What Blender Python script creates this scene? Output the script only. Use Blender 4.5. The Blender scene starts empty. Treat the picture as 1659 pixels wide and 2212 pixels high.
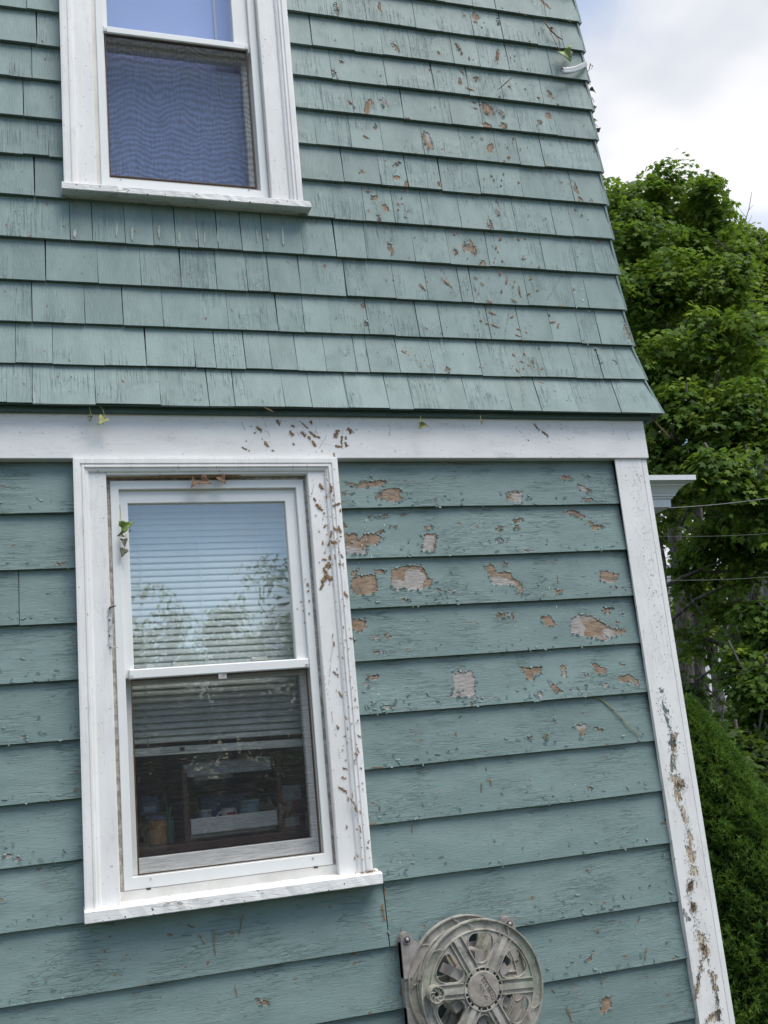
import bpy, math, random
import numpy as np
from mathutils import Vector, Matrix

random.seed(7)
rng = np.random.default_rng(11)
S = bpy.context.scene
COL = S.collection
PI = math.pi

# ------------------------------------------------------------------ camera
CAM = np.array([-1.99118, -2.99354, -0.92457])
YAW, PITCH, ROLL, FPX = 0.331377, 0.230689, -0.0964191, 2250.618
IW, IH = 1659.0, 2212.0


def cam_axes():
    cy, sy, cp, sp = math.cos(YAW), math.sin(YAW), math.cos(PITCH), math.sin(PITCH)
    f = np.array([sy * cp, cy * cp, sp])
    r = np.array([cy, -sy, 0.0])
    u = np.cross(r, f)
    c, s = math.cos(ROLL), math.sin(ROLL)
    return c * r + s * u, -s * r + c * u, f


R_, U_, F_ = cam_axes()
cd = bpy.data.cameras.new('camera')
cd.sensor_fit = 'AUTO'
cd.sensor_width = 36.0
cd.lens = 36.0 * FPX / IH
cd.clip_start = 0.05
cd.clip_end = 2000
camo = bpy.data.objects.new('camera', cd)
COL.objects.link(camo)
m = Matrix.Identity(4)
for i in range(3):
    m[i][0], m[i][1], m[i][2], m[i][3] = R_[i], U_[i], -F_[i], CAM[i]
camo.matrix_world = m
S.camera = camo


def ray(px, py):
    return F_ + (px - IW / 2) / FPX * R_ - (py - IH / 2) / FPX * U_


def W(px, py, Y=0.0):
    """point of the photo on the vertical plane y = Y (measured positions on the house)"""
    d = ray(px, py)
    return CAM + (Y - CAM[1]) / d[1] * d


def DI(px, py, D):
    """point of the photo at horizontal distance D from the viewer"""
    d = ray(px, py)
    return CAM + D / math.hypot(d[0], d[1]) * d


# ------------------------------------------------------------------ world, sun, exposure
SUN_EL, SUN_AZ = math.radians(62), math.radians(145)   # azimuth clockwise from +Y
wd = bpy.data.worlds.new('World')
S.world = wd
wd.use_nodes = True


class NT:
    def __init__(s, tree):
        s.t = tree
        tree.nodes.clear()

    def n(s, typ, *ins, **kw):
        nd = s.t.nodes.new(typ)
        io = {k: v for k, v in kw.items() if k[0] == '_'}
        for k, v in kw.items():
            if k[0] != '_':
                setattr(nd, k, v)
        for i, v in enumerate(ins):
            s.set(nd, i, v)
        for k, v in io.items():
            key = k[1:].replace('_', ' ')
            s.set(nd, key, v)
        return nd

    def set(s, nd, key, v):
        if v is None:
            return
        sock = nd.inputs[key]
        if isinstance(v, bpy.types.Node):
            v = v.outputs[0]
        if isinstance(v, bpy.types.NodeSocket):
            s.t.links.new(v, sock)
        else:
            if sock.type == 'RGBA' and len(v) == 3:
                v = (*v, 1)
            sock.default_value = v

    def math(s, op, a, b=None, c=None, clamp=False):
        nd = s.n('ShaderNodeMath', a, b, c, operation=op)
        nd.use_clamp = clamp
        return nd

    def mr(s, v, a, b, c=0.0, d=1.0, smooth=True):
        nd = s.n('ShaderNodeMapRange', v, a, b, c, d)
        nd.interpolation_type = 'SMOOTHSTEP' if smooth else 'LINEAR'
        return nd

    def mix(s, f, a, b, blend='MIX'):
        nd = s.t.nodes.new('ShaderNodeMix')
        nd.data_type = 'RGBA'
        nd.blend_type = blend
        nd.clamp_factor = True
        s.set(nd, 0, f)
        s.set(nd, 6, a)
        s.set(nd, 7, b)
        return nd.outputs[2]

    two_d = False

    def noise(s, vec, scale, detail=3.0, rough=0.5, dist=0.0):
        nd = s.n('ShaderNodeTexNoise')
        if s.two_d:
            nd.noise_dimensions = '2D'
        s.set(nd, 'Vector', vec)
        s.set(nd, 'Scale', scale)
        s.set(nd, 'Detail', detail)
        s.set(nd, 'Roughness', rough)
        s.set(nd, 'Distortion', dist)
        return nd.outputs[0]

    def mapv(s, vec, scale=(1, 1, 1), loc=(0, 0, 0), rot=(0, 0, 0)):
        nd = s.n('ShaderNodeMapping')
        s.set(nd, 'Vector', vec)
        nd.inputs['Scale'].default_value = scale
        nd.inputs['Location'].default_value = loc
        nd.inputs['Rotation'].default_value = rot
        return nd.outputs[0]


t = NT(wd.node_tree)
t.two_d = True
wd.cycles.sampling_method = 'MANUAL'
wd.cycles.sample_map_resolution = 512
sky = t.n('ShaderNodeTexSky', sky_type='NISHITA', sun_disc=False, sun_elevation=SUN_EL, sun_rotation=SUN_AZ,
          altitude=50, air_density=1.0, dust_density=0.6, ozone_density=1.6)
tc = t.n('ShaderNodeTexCoord')
sep = t.n('ShaderNodeSeparateXYZ', tc.outputs['Generated'])
zz = t.math('ADD', t.math('MAXIMUM', sep.outputs[2], 0.0), 0.22)
cx = t.math('DIVIDE', sep.outputs[0], zz)
cyy = t.math('DIVIDE', sep.outputs[1], zz)
cv = t.n('ShaderNodeCombineXYZ', cx, cyy, 3.7)
CLOUD_OFF = (18.72, 33.38, 0.0)
cvm = t.mapv(cv, loc=CLOUD_OFF)
n1 = t.noise(cvm, 0.62, 4.0, 0.5, 0.3)
n2 = t.noise(cvm, 2.6, 5.0, 0.55, 0.2)
cl = t.math('ADD', t.math('MULTIPLY', n1, 0.8), t.math('MULTIPLY', n2, 0.2))
mask = t.math('MULTIPLY', t.mr(cl, 0.44, 0.56), t.mr(sep.outputs[2], -0.02, 0.04))
sky_tint = t.mr(t.noise(cvm, 1.9, 4.0, 0.55), 0.38, 0.68)
ccol = t.mix(sky_tint, (4.6, 4.62, 4.7), (3.15, 3.3, 3.65))
wcol = t.mix(mask, sky, ccol)
bg = t.n('ShaderNodeBackground', wcol, 0.15)
wo = t.n('ShaderNodeOutputWorld', bg)

sl = bpy.data.lights.new('sun', 'SUN')
sl.energy = 2.5
sl.angle = math.radians(40)
sl.color = (1.0, 0.95, 0.87)
so = bpy.data.objects.new('sun', sl)
COL.objects.link(so)
sd = Vector((math.sin(SUN_AZ) * math.cos(SUN_EL), math.cos(SUN_AZ) * math.cos(SUN_EL), math.sin(SUN_EL)))
so.rotation_euler = sd.to_track_quat('Z', 'Y').to_euler()

vs = S.view_settings
vs.view_transform = 'Standard'
vs.look = 'None'
vs.exposure = 0.60
vs.gamma = 1.0
vs.use_curve_mapping = False
S.cycles.max_bounces = 6
S.cycles.diffuse_bounces = 3
S.cycles.glossy_bounces = 3
S.cycles.transparent_max_bounces = 24
S.cycles.use_denoising = True
S.cycles.use_adaptive_sampling = True
S.cycles.adaptive_threshold = 0.015

# ------------------------------------------------------------------ materials


def newmat(name):
    m = bpy.data.materials.new(name)
    m.use_nodes = True
    return m, NT(m.node_tree)


def finish(t, col, rough=0.6, bumph=None, bdist=0.001, bstr=1.0, spec=0.4, metal=0.0):
    b = t.n('ShaderNodeBsdfPrincipled')
    t.set(b, 'Base Color', col)
    t.set(b, 'Roughness', rough)
    t.set(b, 'Metallic', metal)
    t.set(b, 'Specular IOR Level', spec)
    if bumph is not None:
        bp = t.n('ShaderNodeBump')
        t.set(bp, 'Strength', bstr)
        t.set(bp, 'Distance', bdist)
        t.set(bp, 'Height', bumph)
        t.set(b, 'Normal', bp)
    t.n('ShaderNodeOutputMaterial', b)
    return b


def paint_mat(name, vert, colA, colB, crack_amt, wear=True, dirt=0.5, chips=0.0, woods=None, jag=0.55, obj_var=0.10, bd=0.0012, streak=0.22, mlo=0.44, kline=0.30, kal=0.20):
    """brushed, cracked and flaking exterior paint; the wall's own x and height drive the patterns"""
    m, t = newmat(name)
    t.two_d = True
    geo = t.n('ShaderNodeNewGeometry')
    oi = t.n('ShaderNodeObjectInfo')
    rnd = oi.outputs['Random']
    sp_ = t.n('ShaderNodeSeparateXYZ', geo.outputs['Position'])
    gx = t.math('MULTIPLY_ADD', rnd, 23.0, sp_.outputs[0])
    gz = t.math('MULTIPLY_ADD', rnd, 11.0, t.math('ADD', sp_.outputs[2], sp_.outputs[1]))
    if not vert:        # u runs along the grain, v across it
        pos = t.n('ShaderNodeCombineXYZ', gx, gz, 0.0).outputs[0]
    else:
        pos = t.n('ShaderNodeCombineXYZ', gz, gx, 0.0).outputs[0]

    def mp(su, sv, lu=0.0, lv=0.0):
        return t.mapv(pos, (su, sv, 1), (lu, lv, 0))
    # broad tone and chalky streaks share one lookup
    tone = t.noise(mp(1, 3), 4.0, 2.5, 0.6)
    col = t.mix(t.mr(tone, 0.3, 0.7), colA, colB)
    bri = t.math('MULTIPLY_ADD', rnd, obj_var * 2, 1.0 - obj_var)
    hsv = t.n('ShaderNodeHueSaturation')
    t.set(hsv, 'Color', col)
    t.set(hsv, 'Value', bri)
    col = hsv.outputs[0]
    fine = t.noise(mp(7, 70), 4.0, 2.5, 0.65)
    col = t.mix(t.math('MULTIPLY', t.mr(fine, 0.5, 0.78), streak), col, tuple(min(1, c * 1.45 + .02) for c in colB))
    # hairline cracks along the grain
    ck = t.noise(mp(0.3, 9) if vert else mp(0.6, 9), 8.5, 2.0, 0.6, 0.1)
    line = t.math('SUBTRACT', 1.0, t.mr(t.math('ABSOLUTE', t.math('SUBTRACT', ck, 0.5)), 0.0, 0.020))
    mn = t.noise(mp(1, 1, 3.1, 7.7), 5.5, 2.0, 0.6)
    msk = t.mr(mn, mlo, mlo + 0.17)
    line = t.math('MULTIPLY', line, msk)
    # alligatored paint film
    warp = t.noise(mp(1, 1), 55.0, 1.0)
    wv = t.n('ShaderNodeVectorMath', mp(14, 42), t.n('ShaderNodeCombineXYZ', warp, t.math('MULTIPLY', warp, 1.7), 0.0), operation='ADD').outputs[0]
    vo = t.n('ShaderNodeTexVoronoi', feature='DISTANCE_TO_EDGE')
    vo.voronoi_dimensions = '2D'
    t.set(vo, 'Vector', wv)
    t.set(vo, 'Scale', 1.0)
    al = t.math('SUBTRACT', 1.0, t.mr(vo.outputs[0], 0.0, 0.07))
    amsk = t.mr(mn, 0.60, 0.72)
    peel = None
    at = None
    if wear:
        at = t.n('ShaderNodeAttribute', attribute_name='peel').outputs['Fac']
        amsk = t.math('MAXIMUM', amsk, t.mr(at, -0.95, -0.1))
        vc = t.n('ShaderNodeTexVoronoi', distance='CHEBYCHEV')
        vc.voronoi_dimensions = '2D'
        t.set(vc, 'Vector', mp(60, 85))
        t.set(vc, 'Scale', 1.0)
        cellr = t.n('ShaderNodeSeparateColor', vc.outputs['Color']).outputs[0]
        jn = t.math('ADD', t.math('MULTIPLY', t.math('SUBTRACT', cellr, 0.5), jag * 0.9),
                    t.math('MULTIPLY', t.math('SUBTRACT', t.noise(mp(1, 5), 34.0, 2.0, 0.6), 0.5), jag * 1.5))
        peel = t.mr(t.math('ADD', at, jn), -0.04, 0.04)
        step = t.mr(t.math('ADD', at, jn), -0.12, 0.38)
    al = t.math('MULTIPLY', al, amsk)
    blis = t.noise(mp(0.8, 1.6, 1.7, 4.2), 36.0, 1.5, 0.5)
    if chips > 0:
        chip = t.math('MULTIPLY', t.mr(blis, chips, chips + 0.015), t.math('GREATER_THAN', mn, 0.5))
        peel = chip if peel is None else t.math('MAXIMUM', peel, chip)
    crack = t.math('MULTIPLY', t.math('MAXIMUM', line, t.math('MULTIPLY', al, 0.55)), crack_amt)
    ctone = t.math('MULTIPLY', t.math('MAXIMUM', t.math('MULTIPLY', line, kline), t.math('MULTIPLY', al, kal)), crack_amt)
    col = t.mix(ctone, col, tuple(c * 0.22 for c in colA))
    hgt = t.math('MULTIPLY', crack, -1.0)
    hgt = t.math('MULTIPLY_ADD', fine, 0.20 + 0.40 * crack_amt, hgt)
    hgt = t.math('ADD', hgt, t.math('MULTIPLY', t.math('MULTIPLY', blis, msk), 1.1 * crack_amt))
    if dirt > 0:
        gr = t.noise(mp(.8, 2, 9, 5), 9.0, 4.0, 0.7)
        spt = t.mr(t.noise(mp(1, 1.3, 5, 2), 75.0, 1.0), 0.765, 0.785)
        col = t.mix(t.math('MULTIPLY', spt, dirt), col, (0.05, 0.045, 0.035))
        col = t.mix(t.math('MULTIPLY', t.mr(gr, 0.56, 0.8), dirt * 0.5), col, (0.10, 0.10, 0.085))
    rough = 0.55
    if peel is not None:
        w1, w2, w3 = woods or ((0.20, 0.138, 0.092), (0.30, 0.225, 0.160), (0.36, 0.335, 0.31))
        wood = t.mix(t.mr(fine, 0.35, 0.65), w1, w2)
        if wear and woods is None:
            pa = t.n('ShaderNodeAttribute', attribute_name='pale').outputs['Fac']
            pm = t.mr(t.math('ADD', pa, jn), -0.1, 0.1)
            wood = t.mix(t.math('MULTIPLY', t.mr(blis, 0.5, 0.62), 0.5), wood, tuple(c * .62 for c in w1))
            wood = t.mix(t.math('MAXIMUM', pm, t.math('MULTIPLY', t.mr(tone, 0.60, 0.63), 0.6)), wood, t.mix(t.mr(fine, 0.3, 0.7), tuple(c * 1.12 for c in w3), tuple(c * .62 for c in w3)))
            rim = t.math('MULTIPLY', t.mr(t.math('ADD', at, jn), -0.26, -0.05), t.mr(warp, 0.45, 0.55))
            col = t.mix(t.math('MULTIPLY', rim, 0.6), col, (0.30, 0.37, 0.34))  # pale primer rim; light caught on curled paint edges is coloured in too
        else:
            wood = t.mix(t.mr(tone, 0.555, 0.585), wood, w3)
        col = t.mix(peel, col, wood)
        hgt = t.math('SUBTRACT', t.math('MULTIPLY', hgt, t.math('SUBTRACT', 1.0, t.math('MULTIPLY', peel, 0.7))), t.math('MULTIPLY', step if wear else peel, 3.4))
        rough = t.math('MULTIPLY_ADD', peel, 0.3, 0.52)
    finish(t, col, rough, hgt, bd, 1.0, 0.35)
    return m


G1, G2 = (0.152, 0.218, 0.206), (0.182, 0.252, 0.238)
M = {}
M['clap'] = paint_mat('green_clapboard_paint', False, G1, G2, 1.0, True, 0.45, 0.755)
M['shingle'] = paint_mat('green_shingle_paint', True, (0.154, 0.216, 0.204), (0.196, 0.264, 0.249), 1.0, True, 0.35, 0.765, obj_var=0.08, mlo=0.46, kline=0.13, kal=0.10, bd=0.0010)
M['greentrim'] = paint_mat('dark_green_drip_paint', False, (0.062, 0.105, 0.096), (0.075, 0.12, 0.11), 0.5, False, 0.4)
WH1, WH2 = (0.715, 0.702, 0.675), (0.775, 0.763, 0.737)
M['whiteV'] = paint_mat('white_trim_paint_upright', True, WH1, WH2, 0.5, False, 0.34, obj_var=0.02, bd=0.0005, streak=0.05)
M['whiteH'] = paint_mat('white_trim_paint_level', False, WH1, WH2, 0.4, False, 0.34, obj_var=0.02, bd=0.0005, streak=0.05)
M['whiteSill'] = paint_mat('white_flaking_sill_paint', False, WH1, WH2, 1.0, False, 0.9, 0.72, woods=((0.42, 0.38, 0.33), (0.5, 0.47, 0.43), (0.55, 0.53, 0.5)), obj_var=0.02)
M['whiteWorn'] = paint_mat('white_corner_paint_worn', True, WH1, WH2, 0.55, True, 0.5, 0, woods=((0.62, 0.58, 0.46), (0.30, 0.20, 0.12), (0.13, 0.19, 0.18)), jag=1.1, obj_var=0.02, bd=0.0008, streak=0.05)


def simple(name, col, rough=0.5, var=0.1, scale=12, bump=0.0, spec=0.4, col2=None, metal=0.0, stretch=(1, 1, 1)):
    m, t = newmat(name)
    geo = t.n('ShaderNodeTexCoord')
    nz = t.noise(t.mapv(geo.outputs['Object'], stretch), scale, 5.0, 0.6)
    c2 = col2 or tuple(c * (1 - var * 2) for c in col)
    c = t.mix(t.mr(nz, 0.35, 0.7), col, c2)
    finish(t, c, rough, nz if bump else None, bump, 1.0, spec, metal)
    return m


M['vinyl'] = simple('white_vinyl', (0.74, 0.745, 0.72), 0.35, 0.02, 5, col2=(0.71, 0.71, 0.685))
M['vinyldirty'] = simple('grimy_white_vinyl', (0.66, 0.65, 0.61), 0.5, 0.1, 9, col2=(0.55, 0.53, 0.48))
M['caulk'] = simple('dirty_caulk', (0.22, 0.19, 0.16), 0.8, 0.3, 60, 0.001, col2=(0.48, 0.45, 0.41))
M['blind'] = simple('white_blind', (0.68, 0.69, 0.66), 0.45, 0.03, 6)
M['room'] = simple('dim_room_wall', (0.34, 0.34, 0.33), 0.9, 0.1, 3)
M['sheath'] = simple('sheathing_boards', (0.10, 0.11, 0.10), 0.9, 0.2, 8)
M['shelfwhite'] = simple('white_shelf_board', (0.55, 0.56, 0.57), 0.5, 0.05, 8)
M['shelfwood'] = simple('red_brown_shelf_post', (0.12, 0.055, 0.04), 0.5, 0.2, 14)
M['root'] = simple('dry_ivy_rootlet', (0.34, 0.20, 0.09), 0.9, 0.3, 120, col2=(0.16, 0.095, 0.05))
M['rootdark'] = simple('dark_ivy_rootlet', (0.17, 0.11, 0.06), 0.9, 0.3, 300)
M['twig'] = simple('dry_twig', (0.22, 0.14, 0.07), 0.85, 0.3, 80)
M['deadleaf'] = simple('brown_dead_leaf', (0.15, 0.075, 0.042), 0.75, 0.3, 60, 0.001, col2=(0.30, 0.19, 0.11))
M['ivygreen'] = simple('green_ivy_leaf', (0.10, 0.17, 0.03), 0.45, 0.2, 70, col2=(0.22, 0.28, 0.06))
M['ivydark'] = simple('dark_ivy_leaf', (0.05, 0.06, 0.03), 0.6, 0.2, 60, col2=(0.11, 0.11, 0.07))
M['ivypale'] = simple('yellowing_ivy_leaf', (0.30, 0.31, 0.10), 0.6, 0.2, 60, col2=(0.17, 0.19, 0.07))
M['plastic'] = simple('clear_white_plastic', (0.44, 0.46, 0.46), 0.3, 0.1, 30)
M['metal'] = simple('weathered_bracket', (0.55, 0.56, 0.57), 0.45, 0.2, 60, col2=(0.28, 0.25, 0.22))
M['rust'] = simple('dark_screw', (0.08, 0.05, 0.03), 0.7, 0.2, 80)
M['wire'] = simple('grey_cable', (0.24, 0.24, 0.25), 0.8, 0.1, 20, spec=0.1)
M['wiredark'] = simple('black_cable', (0.02, 0.02, 0.02), 0.9, 0.1, 20, spec=0.05)
M['nbwhite'] = simple('neighbour_white_paint', (0.72, 0.73, 0.75), 0.6, 0.03, 2)
M['nbroof'] = simple('neighbour_grey_roof', (0.14, 0.14, 0.15), 0.9, 0.1, 9)
M['cornice'] = simple('cornice_white_paint', (0.74, 0.75, 0.76), 0.5, 0.03, 3)

# weathered beige-grey plastic with algae
m_, t = newmat('weathered_reel_plastic')
tcn = t.n('ShaderNodeTexCoord')
o_ = tcn.outputs['Object']
a1 = t.noise(o_, 14, 5, 0.65)
a2 = t.noise(t.mapv(o_, loc=(5, 2, 1)), 30, 6, 0.7)
c = t.mix(t.mr(a1, 0.40, 0.62), (0.45, 0.42, 0.365), (0.26, 0.245, 0.21))
c = t.mix(t.math('MULTIPLY', t.mr(t.noise(t.mapv(o_, loc=(1, 9, 3)), 9, 4, 0.6), 0.46, 0.66), 0.55), c, (0.20, 0.235, 0.155))
c = t.mix(t.math('MULTIPLY', t.mr(a2, 0.50, 0.68), 0.75), c, (0.12, 0.112, 0.095))
c = t.mix(t.math('MULTIPLY', t.mr(t.noise(t.mapv(o_, (1, 1, .35), (7, 7, 2)), 24, 4, 0.7), 0.55, 0.75), 0.6), c, (0.47, 0.455, 0.42))
finish(t, c, 0.62, a2, 0.0006, 1.0, 0.35)
M['reel'] = m_
M['reelcap'] = simple('reel_hub_cap_plastic', (0.34, 0.30, 0.265), 0.6, 0.15, 40, 0.0003, col2=(0.22, 0.20, 0.165))
M['reelback'] = simple('reel_bracket_plastic', (0.36, 0.33, 0.30), 0.6, 0.2, 25, 0.0004, col2=(0.22, 0.20, 0.18))
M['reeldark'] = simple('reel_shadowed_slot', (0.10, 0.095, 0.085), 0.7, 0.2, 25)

# glass: fresnel mix of clear and mirror
def glass_mat(name, ior, tint):
    m, t = newmat(name)
    lw = t.n('ShaderNodeLayerWeight')
    t.set(lw, 'Blend', 0.5)
    fr = t.math('MULTIPLY_ADD', t.math('POWER', lw.outputs['Facing'], 4.0), 1.0 - ior, ior)
    tr = t.n('ShaderNodeBsdfTransparent', tint)
    gl = t.n('ShaderNodeBsdfGlossy')
    t.set(gl, 'Roughness', 0.0)
    t.set(gl, 'Color', (0.97, 0.96, 0.93))
    nz = t.noise(t.n('ShaderNodeTexCoord').outputs['Object'], 3.0, 1.0)
    bp = t.n('ShaderNodeBump')
    t.set(bp, 'Strength', 0.12)
    t.set(bp, 'Distance', 0.02)
    t.set(bp, 'Height', nz)
    t.set(gl, 'Normal', bp)
    mx = t.n('ShaderNodeMixShader', fr, tr, gl)
    t.n('ShaderNodeOutputMaterial', mx)
    return m


M['glass'] = glass_mat('window_glass', 0.11, (0.94, 0.96, 0.96))


def screen_mat(name, vert, moire):
    m, t = newmat(name)
    tcn = t.n('ShaderNodeTexCoord')
    o = tcn.outputs['Object']
    st = t.noise(t.mapv(o, (260, 1, 12) if vert else (12, 1, 260)), 1.0, 3.0, 0.7)
    op = t.mr(st, 0.35, 0.8, 0.12, 0.36)
    if moire:
        wv = t.n('ShaderNodeTexWave', wave_type='BANDS', bands_direction='Z')
        wl = t.noise(t.mapv(o, (7, 1, 3)), 1.0, 3.0, 0.55)
        ad = t.n('ShaderNodeCombineXYZ', 0.0, 0.0, t.math('MULTIPLY', wl, 0.16))
        vv = t.n('ShaderNodeVectorMath', o, ad, operation='ADD').outputs[0]
        t.set(wv, 'Vector', vv)
        t.set(wv, 'Scale', 15.0)
        t.set(wv, 'Distortion', 1.6)
        t.set(wv, 'Detail', 2.0)
        t.set(wv, 'Detail Scale', 1.6)
        op = t.math('ADD', t.math('MULTIPLY', wv.outputs[1], 0.17), t.math('SUBTRACT', op, 0.03))
    d = t.n('ShaderNodeBsdfDiffuse', (0.055, 0.056, 0.058))
    lint = t.math('GREATER_THAN', t.noise(t.mapv(o, (240, 1, 30) if vert else (30, 1, 240), (2, 0, 4)), 1.0, 2.0), 0.73)
    d2 = t.n('ShaderNodeBsdfDiffuse', (0.28, 0.28, 0.27))
    dd = t.n('ShaderNodeMixShader', t.math('MULTIPLY', lint, 0.6), d, d2)
    tr = t.n('ShaderNodeBsdfTransparent', (1, 1, 1))
    mx = t.n('ShaderNodeMixShader', op, tr, dd)
    t.n('ShaderNodeOutputMaterial', mx)
    return m


M['screen'] = screen_mat('insect_screen', False, False)
M['screenM'] = screen_mat('insect_screen_wavy', True, True)
M['sky_tint'] = simple('periwinkle_sky_backing', (0.42, 0.49, 0.84), 0.8, 0.03, 4)  # blue of the reflected sky, put into a cloth behind the glass


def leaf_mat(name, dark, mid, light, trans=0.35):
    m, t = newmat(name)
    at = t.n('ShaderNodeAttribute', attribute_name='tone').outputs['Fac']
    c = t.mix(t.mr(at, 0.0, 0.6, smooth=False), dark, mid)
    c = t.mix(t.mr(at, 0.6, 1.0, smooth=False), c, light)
    b = t.n('ShaderNodeBsdfPrincipled')
    t.set(b, 'Base Color', c)
    t.set(b, 'Roughness', 0.5)
    t.set(b, 'Specular IOR Level', 0.12)
    tl = t.n('ShaderNodeBsdfTranslucent', t.mix(0.5, c, (0.25, 0.42, 0.03)))
    mx = t.n('ShaderNodeMixShader', trans, b, tl)
    t.n('ShaderNodeOutputMaterial', mx)
    return m


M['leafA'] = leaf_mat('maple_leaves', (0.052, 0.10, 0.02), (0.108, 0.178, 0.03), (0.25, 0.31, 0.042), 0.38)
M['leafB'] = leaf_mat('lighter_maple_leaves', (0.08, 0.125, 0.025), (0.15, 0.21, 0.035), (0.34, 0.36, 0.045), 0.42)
M['leafC'] = leaf_mat('woodland_leaves', (0.07, 0.115, 0.025), (0.15, 0.21, 0.04), (0.36, 0.36, 0.06))
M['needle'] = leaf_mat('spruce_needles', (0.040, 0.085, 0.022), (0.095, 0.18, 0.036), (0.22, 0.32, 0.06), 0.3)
M['leafE'] = leaf_mat('shade_darkened_shrub_leaves', (0.03, 0.055, 0.014), (0.055, 0.09, 0.02), (0.11, 0.15, 0.03), 0.25)  # leaf green darkened to stand in for tree shade over the shrubs
M['leafD'] = leaf_mat('sunlit_yellow_green_leaves', (0.13, 0.16, 0.04), (0.24, 0.27, 0.07), (0.40, 0.40, 0.12), 0.5)
M['bark'] = simple('grey_maple_bark', (0.17, 0.158, 0.14), 0.95, 0.35, 14, 0.03, col2=(0.06, 0.055, 0.05), stretch=(2, 2, .7))
M['barkpale'] = simple('pale_maple_bark', (0.25, 0.235, 0.21), 0.95, 0.3, 9, 0.02, col2=(0.11, 0.10, 0.09), stretch=(2, 2, .5))
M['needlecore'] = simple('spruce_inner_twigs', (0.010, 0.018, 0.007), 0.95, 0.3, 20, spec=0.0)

m_, t = newmat('lawn')
gp = t.n('ShaderNodeNewGeometry').outputs['Position']
c = t.mix(t.noise(gp, 0.6, 4), (0.05, 0.062, 0.03), (0.075, 0.085, 0.045))
c = t.mix(t.mr(t.noise(gp, 25, 4), 0.4, 0.7), c, (0.035, 0.042, 0.022))
finish(t, c, 0.9, t.noise(gp, 60, 4), 0.03)
M['lawn'] = m_


# ------------------------------------------------------------------ helpers
def mesh_obj(name, verts, faces, mat=None, parent=None, smooth=False, attr=None):
    me = bpy.data.meshes.new(name)
    me.from_pydata([tuple(v) for v in verts], [], [tuple(f) for f in faces])
    if attr:
        for k, a in attr.items():
            la = me.attributes.new(k, 'FLOAT', 'POINT')
            la.data.foreach_set('value', np.asarray(a, dtype=np.float32))
    if mat:
        me.materials.append(mat)
    if smooth:
        me.polygons.foreach_set('use_smooth', [True] * len(me.polygons))
    me.update()
    o = bpy.data.objects.new(name, me)
    COL.objects.link(o)
    if parent:
        o.parent = parent
    return o


def np_mesh(name, V, Fa, mat, parent=None, tone=None, smooth=False):
    """triangles as numpy arrays"""
    me = bpy.data.meshes.new(name)
    V = np.ascontiguousarray(V, np.float32)
    Fa = np.ascontiguousarray(Fa, np.int32)
    k = Fa.shape[1]
    me.vertices.add(len(V))
    me.vertices.foreach_set('co', V.ravel())
    me.loops.add(Fa.size)
    me.loops.foreach_set('vertex_index', Fa.ravel())
    me.polygons.add(len(Fa))
    me.polygons.foreach_set('loop_start', np.arange(0, Fa.size, k, dtype=np.int32))
    if tone is not None:
        la = me.attributes.new('tone', 'FLOAT', 'POINT')
        la.data.foreach_set('value', np.asarray(tone, np.float32))
    me.materials.append(mat)
    me.update(calc_edges=True)
    if smooth:
        me.polygons.foreach_set('use_smooth', [True] * len(me.polygons))
    o = bpy.data.objects.new(name, me)
    COL.objects.link(o)
    if parent:
        o.parent = parent
    return o


def empty(name, loc=(0, 0, 0), label=None, cat=None, group=None):
    o = bpy.data.objects.new(name, None)
    o.location = loc
    o.empty_display_size = 0.1
    COL.objects.link(o)
    tag(o, label, cat, group)
    return o


def tag(o, label=None, cat=None, group=None, kind=None):
    if label:
        o['label'] = label
    if cat:
        o['category'] = cat
    if group:
        o['group'] = group
    if kind:
        o['kind'] = kind
    return o


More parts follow.
